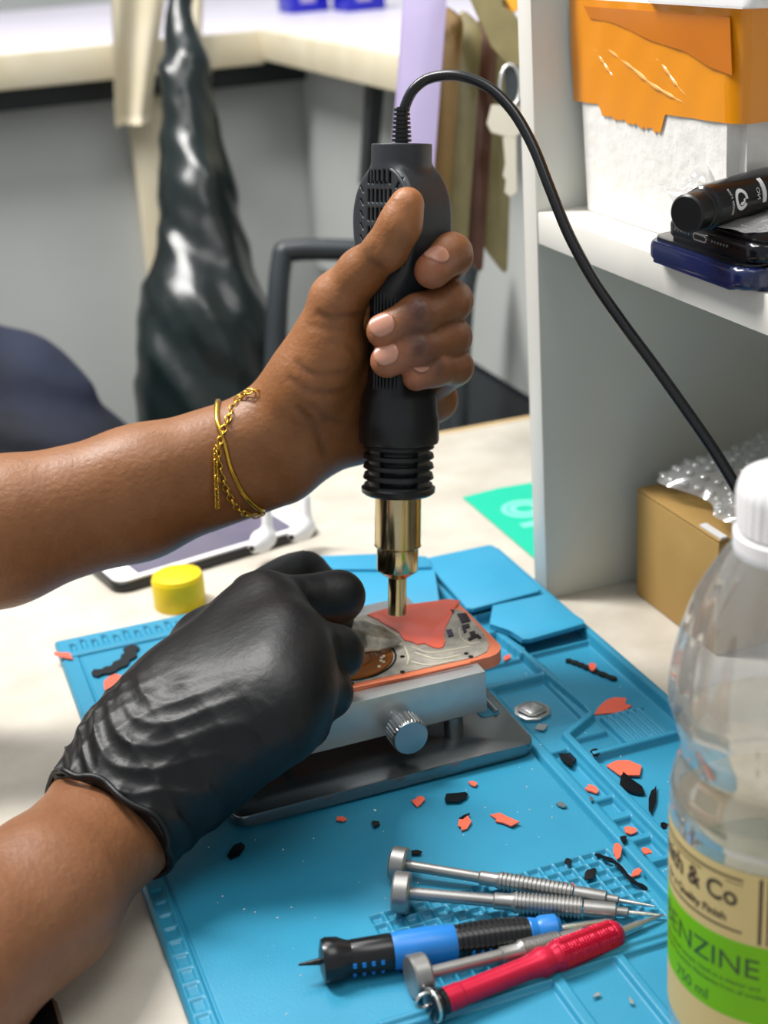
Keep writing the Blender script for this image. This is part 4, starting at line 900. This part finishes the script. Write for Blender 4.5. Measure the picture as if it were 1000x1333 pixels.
# teal card
cd = empty('teal_card', G(660, 680, 0), 'teal printed card lying on worktop left of the shelf', 'card')
pp = [tuple(G(x, y, 0)[:2]) for x, y in ((603, 649), (697, 729), (760, 706), (700, 629), (650, 637))]
poly_prism('card_sheet', pp, .0003, .0011, M_teal, cd)
c_ = G(683, 664, 0); cM = Matrix.Translation((c_[0], c_[1], .0011))
for r_, rr_ in ((.0135, .0019), (.0080, .0022)): lathe('printed_ring', [(r_ - rr_, 0), (r_ + rr_, 0), (r_ + rr_, .0001), (r_ - rr_, .0001)], M_tealw, cd, 40, M=cM, local=False, caps=False)
c_ = G(690, 684, 0); poly_prism('printed_block', [(c_[0] - .006, c_[1] - .004), (c_[0] + .005, c_[1] - .004), (c_[0] + .005, c_[1] + .003), (c_[0] - .006, c_[1] + .003)], .0011, .0012, M_tealw, cd)
# ================================================================ SHELF CONTENTS
# cardboard box
bx = empty('cardboard_box', (0.17, -0.085, 0), 'brown cardboard box standing inside the lower shelf compartment', 'box')
box('carton', (0.131, -0.1245, 0.0003), (0.215, -0.0405, 0.0640), M_card, bx, 0.0012)
box('lid_flap', (0.1312, -0.1243, 0.0640), (0.171, -0.0407, 0.0655), M_card, bx, 0.0006); box('lid_flap', (0.1722, -0.1243, 0.0640), (0.2148, -0.0407, 0.0653), M_card, bx, 0.0006)
# bubble wrap: sheet with bubbles
bw = empty('bubble_wrap', (0.19, -0.10, 0.066), 'crumpled clear bubble wrap lying over the cardboard box', 'bubble wrap')
def bsurf(u, v_):
    x = 0.139 + 0.090 * u; y = -0.050 - 0.125 * v_
    z = 0.0695 + 0.002 * math.sin(9 * u + 4 * v_) + 0.002 * math.sin(13 * v_ - 3 * u) + 0.052 * u ** 0.8 * (.55 + .45 * v_)
    return np.array([x - .006 * math.sin(v_ * 14), y - 0.012 * u, z + .003])
NU, NV = 44, 60; v = [bsurf(i / NU, j / NV) for i in range(NU + 1) for j in range(NV + 1)]
f = [(i * (NV + 1) + j, i * (NV + 1) + j + 1, (i + 1) * (NV + 1) + j + 1, (i + 1) * (NV + 1) + j) for i in range(NU) for j in range(NV)]
link('film_sheet', mesh('film_sheet', v, f), M_bubble, bw, True, local=False)
bv, bf = [], []
for i in range(13):
    for j in range(17):
        u = (i + .5) / 13; w_ = (j + .5 + .5 * (i % 2)) / 17.5
        if w_ > 1: continue
        c_ = bsurf(u, w_); n0 = len(bv)
        for a in (0, 1, 2):
            rr_ = (.0027, .0022, .0012)[a]; hz = (0, .0010, .0014)[a]
            for q_ in range(8): bv.append(c_ + [rr_ * math.cos(q_ * math.pi / 4), rr_ * math.sin(q_ * math.pi / 4), hz])
        for a in (0, 1):
            for q_ in range(8): bf.append((n0 + a * 8 + q_, n0 + a * 8 + (q_ + 1) % 8, n0 + a * 8 + 8 + (q_ + 1) % 8, n0 + a * 8 + 8 + q_))
        bf.append(tuple(n0 + 16 + q_ for q_ in range(8)))
o = link('bubbles', mesh('bubbles', bv, bf), M_bubble, bw, True, local=False); o['kind'] = 'stuff'
# pale card under the wrap
o = box('white_card_strip', (0.1325, -0.1240, 0.0657), (0.1365, -0.104, 0.0668), M_whitep); tag(o, 'thin white card strip on top of the cardboard box', 'card')
# polystyrene box
sb = empty('polystyrene_box', (0.15, -0.10, 0.221), 'white polystyrene box wrapped in orange tape, on the shelf', 'box')
def taper_box(name, z0, z1, y0, y1, x0, x1, grow, mt, parent, bev=.006, bev2=3, rag=False):
    bm = bmesh.new(); bmesh.ops.create_cube(bm, size=1)
    for v_ in bm.verts:
        g_ = grow * (1 if v_.co.z > 0 else 0)
        v_.co = Vector(((x0 - g_) if v_.co.x < 0 else (x1 + g_), (y0 - g_) if v_.co.y < 0 else (y1 + g_), z1 if v_.co.z > 0 else z0))
    bmesh.ops.bevel(bm, geom=[e for e in bm.edges if abs(e.verts[0].co.z - e.verts[1].co.z) > .01], offset=bev, segments=4, affect='EDGES')
    return sharp(link(name, from_bm(bm, name), mt, parent, local=False), 50)
taper_box('box_body', 0.2212, 0.3230, -0.1705, -0.0300, 0.1060, 0.200, 0.003, M_styro, sb)
# tape shell with ragged lower edge on the front face
def zlow(y_):
    q_ = (-0.030 - y_) / 0.1405
    b_ = 0.2748 + .003 * q_
    if .16 < q_ < .62: b_ -= .0085 * min(1, (q_ - .16) * 30, (.62 - q_) * 30) * (.86 + .06 * math.sin(q_ * 70) + .05 * math.sin(q_ * 233) + .05 * math.sin(q_ * 141)) * (.6 + .6 * (q_ - .16) / .46)
    return b_
ys = np.linspace(-0.0265, -0.1665, 121); v = []; f = []
for i, y_ in enumerate(ys):
    for z_ in np.linspace(zlow(y_), 0.3236, 10):
        gq = .003 * (z_ - .2212) / .1018
        x_ = 0.1060 - gq - .0009 - .0005 * math.sin(y_ * 220 + z_ * 150) * .4; v.append((x_, y_, z_)); 
for i in range(120):
    for j in range(9): f.append((i * 10 + j, (i + 1) * 10 + j, (i + 1) * 10 + j + 1, i * 10 + j + 1))
n0 = len(v)
for (x_, y_) in ((.1075, -.1712), (.1115, -.1738), (.200, -.1740)):        # wrap round the right corner
    for z_ in np.linspace(.2778, .3236, 10): gq = .003 * (z_ - .2212) / .1018; v.append((x_ - (gq if x_ < .12 else 0), y_ - gq * 1.2, z_))
prev = 120 * 10
for c_ in range(3):
    for j in range(9): f.append((prev + j, n0 + c_ * 10 + j, n0 + c_ * 10 + j + 1, prev + j + 1))
    prev = n0 + c_ * 10
link('orange_tape', mesh('orange_tape', v, f), M_tape, sb, True, local=False)
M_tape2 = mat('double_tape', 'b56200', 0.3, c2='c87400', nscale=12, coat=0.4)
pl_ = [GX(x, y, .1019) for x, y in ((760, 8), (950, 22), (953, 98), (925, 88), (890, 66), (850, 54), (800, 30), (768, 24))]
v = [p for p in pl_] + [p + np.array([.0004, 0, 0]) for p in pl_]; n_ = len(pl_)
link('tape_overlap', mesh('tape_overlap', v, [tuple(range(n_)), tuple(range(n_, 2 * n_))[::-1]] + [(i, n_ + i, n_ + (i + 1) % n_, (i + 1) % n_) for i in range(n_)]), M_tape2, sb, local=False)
M_crease = mat('tape_crease', 'e8a055', 0.2, coat=.5)
for l in ([(766, 42), (790, 62), (820, 85), (850, 110), (880, 128), (896, 136)], [(768, 50), (780, 70), (792, 90), (802, 104)], [(842, 62), (862, 82), (880, 108), (900, 130)]):
    pts_ = spline([GX(x, y, .1035) for x, y in l], 5); n_ = len(pts_)
    tube('tape_crease', pts_, [.0002 + .0009 * math.sin(math.pi * i / (n_ - 1)) * (1 + .4 * math.sin(i * 2.1)) for i in range(n_)], M_crease, sb, 8)
# things on top of polystyrene box
wt = empty('white_tablet', (0.15, -0.14, 0.324), 'white edged tablet lying on top of the polystyrene box', 'tablet')
poly_prism('tablet_body', rrect(.099, -.190, .185, -.105, .006), .3240, .3300, M_whitep, wt, .001); poly_prism('tablet_screen', rrect(.105, -.184, .180, -.111, .003), .3300, .3303, M_blackg, wt)
# phones at the right end of the shelf
def shelf_phone(x0, y0, y1, z0, z1, c_, label, name, r_=.010):
    p = empty(name, (x0 + .07, (y0 + y1) / 2, z0), label, 'phone'); poly_prism('case', rrect(x0, y0, x0 + .150, y1, r_), z0, z1 - .0012, c_, p, .0028, seg=4)
    poly_prism('screen', rrect(x0 + .0025, y0 + .0025, x0 + .1475, y1 - .0025, r_ - .002), z1 - .0013, z1, M_blackg, p, .0004); return p
shelf_phone(.0755, -.226, -.146, .2211, .2315, M_blueph, 'navy cased phone, lowest of the stack overhanging the shelf edge', 'navy_phone')
p = shelf_phone(.0805, -.229, -.154, .2316, .2410, M_blackg, 'black phone lying on the navy cased phone', 'black_phone')
pr_ = rrect(-.0052, -.0017, .0052, .0017, .0016)
MP2 = Matrix.Translation((.0803, -.186, .2362)) @ Matrix.Rotation(math.radians(-90), 4, 'Y') @ Matrix.Rotation(math.radians(90), 4, 'Z')
poly_prism('charging_port', pr_, -.0002, .0004, M_silver, p, M=MP2); poly_prism('port_hole', rrect(-.0042, -.0009, .0042, .0009, .0008), .0004, .0006, M_rubber, p, M=MP2)
for i in range(6):
    for sgn in (-1, 1): lathe('speaker_hole', [(.0006, 0), (.0006, .0003)], M_alu, p, 10, M=Matrix.Translation((.0804, -.186 + sgn * (.009 + i * .0022), .2362)) @ Matrix.Rotation(math.radians(-90), 4, 'Y'), local=False)
# black tube
zt_ = .2412 + .0092; a = np.array([.0835, -.1640, zt_]); b = np.array([.1500, -.1880, zt_ + .003]); dx_ = (b - a) / np.linalg.norm(b - a)
a = G(893, 279, zt_); b = a + (at(1010, 262, .63) - a) * np.array([1, 1, 0]); dx_ = (b - a) / np.linalg.norm(b - a)
TM = frame(a, dx_, (0, 0, 1)); tb = empty('black_tube', a, 'black tube of adhesive lying on the stacked phones', 'tube', M=TM)
lathe('tube_cap', [(.0020, 0), (.0070, .0002), (.0078, .0010), (.0078, .0085), (.0083, .0088), (.0083, .0105), (.0070, .0110)], M_black, tb, 48)
def squash(r_, z, a_): return r_
lathe('tube_body', [(.0070, .0110), (.0089, .0125), (.0092, .016), (.0092, .045), (.0088, .060)], M_blackg, tb, 48)
def wrap_text(s_, size, zc, ang, mt_, sx=1.0, bold=0.0, vert=True, name='printed_mark'):
    me = text_mesh(s_, size, 0, 'CENTER', bold, sx)
    bm = bmesh.new(); bm.from_mesh(me); bmesh.ops.triangulate(bm, faces=bm.faces); bmesh.ops.subdivide_edges(bm, edges=bm.edges, cuts=1); bm.to_mesh(me); bm.free()
    for v_ in me.vertices:
        x, y = v_.co.x, v_.co.y
        if vert: x, y = -y, x   # reads around the tube
        a_ = ang + y / .0092; v_.co = Vector((.00935 * math.cos(a_), .00935 * math.sin(a_), zc + x))
    return link(name, me, mt_, tb)
zc_ = TM.inverted() @ Vector(CAM); angc = math.atan2(zc_.y, zc_.x)
def ring_on_tube(zc, a0, r_, wdt, a_from, a_to):
    v, f = [], []; N = 28
    for i in range(N + 1):
        t_ = a_from + (a_to - a_from) * i / N
        for rr_ in (r_ - wdt, r_ + wdt):
            z_ = zc + rr_ * math.cos(t_); y = rr_ * math.sin(t_); v.append((.00938 * math.cos(a0 + y / .0092), .00938 * math.sin(a0 + y / .0092), z_))
    for i in range(N): f.append((i * 2, i * 2 + 1, i * 2 + 3, i * 2 + 2))
    return link('printed_mark', mesh('printed_mark', v, f), M_wh, tb)
ring_on_tube(.0262, angc + .12, .0036, .0008, .6, 6.4)
ring_on_tube(.0262, angc + .12, .0018, .0006, .0, 2.2)
wrap_text('POLY ADHES', .0019, .0205, angc + .1, M_wh)
wrap_text('ON', .0032, .0400, angc + .1, M_wh)
wrap_text('FUSION', .0018, .0425, angc + .1, M_wh)
v = [(.00937 * math.cos(angc + q_ / .0092), .00937 * math.sin(angc + q_ / .0092), z_) for q_ in np.linspace(-.0052, .0052, 9) for z_ in (.0418, .0446)]
link('printed_block', mesh('printed_block', v, [(i * 2, i * 2 + 1, i * 2 + 3, i * 2 + 2) for i in range(8)]), M_wh, tb)
# crumpled clear bag under / behind the tube
v = []; N = 26
for i in range(N + 1):
    for j in range(N + 1):
        u, w_ = i / N, j / N; x = .078 + .085 * u; y = -.150 - .092 * w_
        z_ = .2435 + .0014 * noise.noise(Vector((u * 6, w_ * 6, 1))) + .0006 + (.030 * max(0, .30 - w_) * (1 + noise.noise(Vector((u * 5, w_ * 5, 4))))) + .02 * max(0, w_ - .75)
        v.append((x + .003 * noise.noise(Vector((w_ * 5, u * 3, 0))), y + .003 * noise.noise(Vector((u * 6, w_, 2))), z_))
o = link('clear_bag', mesh('clear_bag', v, [(i * (N + 1) + j, i * (N + 1) + j + 1, (i + 1) * (N + 1) + j + 1, (i + 1) * (N + 1) + j) for i in range(N) for j in range(N)]), M_film, None, False)
tag(o, 'crumpled clear plastic bag between black tube and phones', 'bag')
# ================================================================ THINGS HUNG LEFT OF THE SHELF
rod = tube('hanging_rod', [(0.10, 0.20, 0.375), (0.30, 0.20, 0.375)], .004, M_dark); tag(rod, 'dark rod above the hung phone cases', 'rod')
HD = 1.02
def hung(name, quad, depthv, mt_, label, cat='phone case', d0=HD, r_=.006):
    P4 = [at(x, y, d0) for x, y in quad]           # top-left, top-right, bottom-right, bottom-left of the broad edge
    e = empty(name, np.mean(P4, 0), label, cat); off = np.array(depthv)
    ex = (P4[1] - P4[0]); W_ = np.linalg.norm(ex); ex /= W_; ez = (P4[0] - P4[3]); Lh = np.linalg.norm(ez); ez /= Lh; ny = np.cross(ex, ez)
    Mh = Matrix.Identity(4)
    for i in range(3): Mh[i][0] = ex[i]; Mh[i][1] = ez[i]; Mh[i][2] = -ny[i]; Mh[i][3] = P4[3][i]
    poly_prism('case_shell', rrect(0, 0, W_, Lh, min(r_, W_ * .45)), -depthv, depthv, mt_, e, .002, M=Mh, seg=3)
    return e, Mh, W_, Lh
e, Mh, W_, Lh = hung('lavender_case', ((528, -40), (584, -30), (556, 330), (500, 330)), .005, M_lavc, 'lavender phone case hung upright left of the shelf unit', d0=1.00, r_=.012)
poly_prism('button_slot', rrect(W_ * .3, Lh * .60, W_ * .36, Lh * .68, .0008), .0048, .0058, M_dark, e, M=Mh); poly_prism('camera_hole', rrect(W_ * .86, Lh * .70, W_ * .97, Lh * .75, .001), .0048, .0058, M_dark, e, M=Mh)
for i, (qd, mt_, lb) in enumerate(((((574, 5), (604, 25), (580, 330), (548, 330)), M_goldc, 'bronze phone case hung next to the lavender one'), (((598, 10), (628, 35), (606, 330), (576, 330)), M_khaki, 'khaki phone case hung in the middle of the row'),
    (((622, 20), (648, 48), (630, 330), (602, 330)), M_brownc, 'dark brown phone case hung next to the keys'), (((640, -20), (672, 20), (664, 300), (628, 320)), M_khaki, 'olive phone case hung nearest the shelf, behind the keys'))):
    e, Mh, W_, Lh = hung(lb.split()[0] + '_case' if lb.split()[0] != 'dark' else 'brown_case', qd, .004, mt_, lb, d0=1.02 + .012 * i)
    if i < 3: poly_prism('case_trim', rrect(W_ * .80, .01, W_ * .95, Lh - .01, .001), .0035, .0046, M_khaki if i != 1 else M_goldc, e, M=Mh); poly_prism('case_sticker', rrect(W_ * .3, Lh * .62, W_ * .6, Lh * .66, .001), .0036, .0047, M_red if i != 0 else M_wh, e, M=Mh)
ky = empty('key', at(668, 180, .98), 'steel key with pale head hanging left of the shelf edge', 'key')
kf = lambda l: [at(x, y, .98) for x, y in l]
def slab(name, pts_, th_, mt_, parent):
    n_ = len(pts_); v = [p for p in pts_] + [p + MR[2] * th_ for p in pts_]; f = [tuple(range(n_)), tuple(range(n_, 2 * n_))[::-1]] + [(i, (i + 1) % n_, n_ + (i + 1) % n_, n_ + i) for i in range(n_)]
    me = mesh(name, v, f); bm = bmesh.new(); bm.from_mesh(me); bmesh.ops.recalc_face_normals(bm, faces=bm.faces); bm.to_mesh(me); bm.free(); return link(name, me, mt_, parent, local=False)
slab('key_head', kf([(640, 136), (678, 138), (678, 172), (668, 180), (640, 172), (634, 160)]), .003, M_key, ky)
slab('key_blade', kf([(655, 178), (672, 178), (673, 250), (664, 256), (657, 250), (659, 235), (655, 228), (658, 212)]), .002, M_key, ky)
tube('key_ring', [at(664 + 13 * math.cos(a), 112 + 28 * math.sin(a), .979) for a in np.linspace(0, 6.283, 33)[:-1]], .0012, M_silver, ky, 8, True)
slab('key_tag', kf([(657, 88), (676, 86), (680, 128), (660, 130)]), .004, M_dark, ky)
o = slab('orange_tag', kf([(652, -30), (682, -30), (680, 8), (668, 16), (654, 8)]), .003, M_amber, None); tag(o, 'amber tag hanging at the top beside the shelf edge', 'tag')
o = slab('pale_case', kf([(600, -30), (640, -30), (678, 30), (678, 84), (664, 88), (640, 60)]), .003, M_khaki, None); tag(o, 'pale olive plastic case piece hanging above the keys', 'phone case', 'hung phone cases')
# blue boxes on the far counter
for i, (x, y, w_, lb) in enumerate(((405, 8, .05, 'blue box on far counter, left one'), (478, 6, .05, 'blue box on far counter, right one'))):
    p = G(x, y + 8, ZC); b_ = empty('blue_box', (p[0], p[1], ZC), lb, 'box', 'blue boxes'); box('carton', (p[0] - w_ / 2, p[1], ZC + .0005), (p[0] + w_ / 2, p[1] + .06, ZC + .05), M_blueb, b_, .001); box('box_label', (p[0] - w_ / 4, p[1] - .0012, ZC + .012), (p[0] + w_ / 8, p[1], ZC + .022), M_lavc, b_)
# ================================================================ BOTTLE
BX, BY, BZ = 0.0031, -0.368, 0.0060
bt = empty('benzine_bottle', (BX, BY, BZ), 'clear plastic bottle with cream and green benzine label, white cap, at right', 'bottle')
prof = [(.0300, 0.0), (.0345, .0012), (.0362, .005), (.0364, .010), (.0364, .084), (.0366, .088), (.0360, .096), (.0336, .1035), (.0328, .1075), (.0336, .112), (.0358, .120), (.0362, .127), (.0352, .137), (.0325, .149), (.0285, .161), (.0235, .171), (.0190, .178), (.0165, .1815), (.0158, .186), (.0158, .190)]
pp = spline([(a_, b_, 0) for a_, b_ in prof], 4); prf = [(p[0], p[1]) for p in pp]
def flute(r_, z, a_):
    k_ = max(0, min(1, (z - .108) / .012)) * max(0, min(1, (.182 - z) / .02)); return r_ * (1 + .022 * k_ * math.sin(a_ * 8 + .6) + .010 * k_ * math.sin(a_ * 16))
BM = Matrix.Translation((BX, BY, BZ))
bo = lathe('bottle_wall', prf, M_pet, bt, 128, M=None, caps=False, mod=flute, smooth=60); 
lathe('bottle_base', [(.0300, 0.0), (.001, .003)], M_pet, bt, 48, caps=False)
lathe('liquid', [(.0295, .0008), (.0338, .002), (.0354, .006), (.0357, .084), (.0352, .095), (.0330, .1030), (.0320, .1075), (.0328, .1120), (.0340, .1150), (.001, .1152)], M_liquid, bt, 96, smooth=60)
capr = [(.0150, .1780), (.0178, .1782), (.0180, .1790), (.0178, .1830), (.0168, .1836)]
lathe('cap_band', [(.0172, .1770), (.0182, .1776), (.0182, .1835), (.0172, .1840)], M_whitep, bt, 72)
lathe('bottle_cap', [(.0168, .1845), (.0174, .1850), (.0175, .1960), (.0172, .1985), (.0160, .2010), (.0130, .2022), (.001, .2025)], M_whitep, bt, 144, mod=lambda r_, z, a_: r_ + (.00025 * (1 if int(a_ / 6.2832 * 72) % 2 else -1) if .1855 < z < .198 and r_ > .017 else 0), smooth=25)
# label
camA = math.atan2(CAM[1] - BY, CAM[0] - BX)
LBL = None
def on_b(me, x0, z0, r_, mt_, name):
    bm = bmesh.new(); bm.from_mesh(me)
    for _ in range(2):
        es = [e for e in bm.edges if abs(e.verts[0].co.x - e.verts[1].co.x) > .0025]
        if es: bmesh.ops.subdivide_edges(bm, edges=es, cuts=2); bmesh.ops.triangulate(bm, faces=bm.faces)
    bm.to_mesh(me); bm.free()
    for v_ in me.vertices: a_ = camA + (x0 + v_.co.x) / .0364; v_.co = Vector((r_ * math.cos(a_), r_ * math.sin(a_), z0 + v_.co.y))
    return link(name, me, mt_, LBL if LBL else bt)
def band(x0, x1, z0, z1, r_, mt_, name, n=None):
    n = n or max(2, int((x1 - x0) / .001)); v = []; f = []
    for i in range(n + 1):
        a_ = camA + (x0 + (x1 - x0) * i / n) / .0364
        for z_ in (z0, z1): v.append((r_ * math.cos(a_), r_ * math.sin(a_), z_))
    for i in range(n): f.append((2 * i, 2 * i + 2, 2 * i + 3, 2 * i + 1))
    return link(name, mesh(name, v, f), mt_, LBL if LBL else bt, True)
ZL0, ZG0, ZG1, ZL1 = .0095, .0265, .0570, .0835
lb = band(-.1143, .1143, ZL0, ZL1, .03660, M_lab, 'label'); LBL = lb; band(-.1143, .1143, ZG0, ZG1, .03668, M_labg, 'label_band')
R2 = .03676
# x in metres along the label, 0 faces the camera, negative to the left
on_b(text_mesh('Smith & Co', .0100, 0, 'LEFT', .0002, .92), -.0560, .0702, R2, M_ink, 'printed_words')
on_b(text_mesh('for a Quality Finish', .0042, 0, 'LEFT', .0001, .95), -.0470, .0635, R2, M_ink, 'printed_words')
on_b(text_mesh('BENZINE', .0106, 0, 'LEFT', 0.0, 1.06), -.0500, .0445, R2, M_inkg, 'printed_words')
on_b(text_mesh('Highly refined solvent. Used as a cleaner and', .0025, 0, 'LEFT'), -.0500, .0400, R2, M_inkg, 'printed_words')
on_b(text_mesh('degreaser by artists, Mechanics from all trades.', .0025, 0, 'LEFT'), -.0500, .0368, R2, M_inkg, 'printed_words')
on_b(text_mesh('750 ml', .0062, 0, 'LEFT', 0, .95), -.0385, .0290, R2, M_inkg, 'printed_words')
for (x0, x1, z_, h_) in ((-.060, -.0110, .0800, .0007), (-.050, -.026, .0782, .0004), (-.060, -.0110, .0605, .0007), (-.017, -.011, .0785, .0003)): band(x0, x1, z_, z_ + h_, R2, M_ink, 'printed_rule')
for i in range(8):
    x = -.0060 + i * .0026; band(x, x + (.0007 if i % 3 else .0011), .0580, ZL1 - .001, R2, M_ink, 'printed_stripe', 2); band(x - .001, x - .0003 + (0 if i % 3 else .0004), ZL0 + .001, ZG0 - .0008, R2, M_ink, 'printed_stripe', 2)
dm = mesh('hazard_diamond', [(-.0042, 0, 0), (0, -.0042, 0), (.0042, 0, 0), (0, .0042, 0)], [(0, 1, 2), (0, 2, 3)]); on_b(dm, -.0150, .0175, R2, M_hazard, 'hazard_diamond')
dm = mesh('hazard_flame', [(-.0013, -.0014, 0), (.0013, -.0014, 0), (.0012, .0002, 0), (.0003, .0020, 0), (-.0002, .0008, 0), (-.0013, .0004, 0)], [(0, 1, 2, 3, 4, 5)]); on_b(dm, -.0150, .0175, R2 + .0001, M_ink, 'hazard_flame')
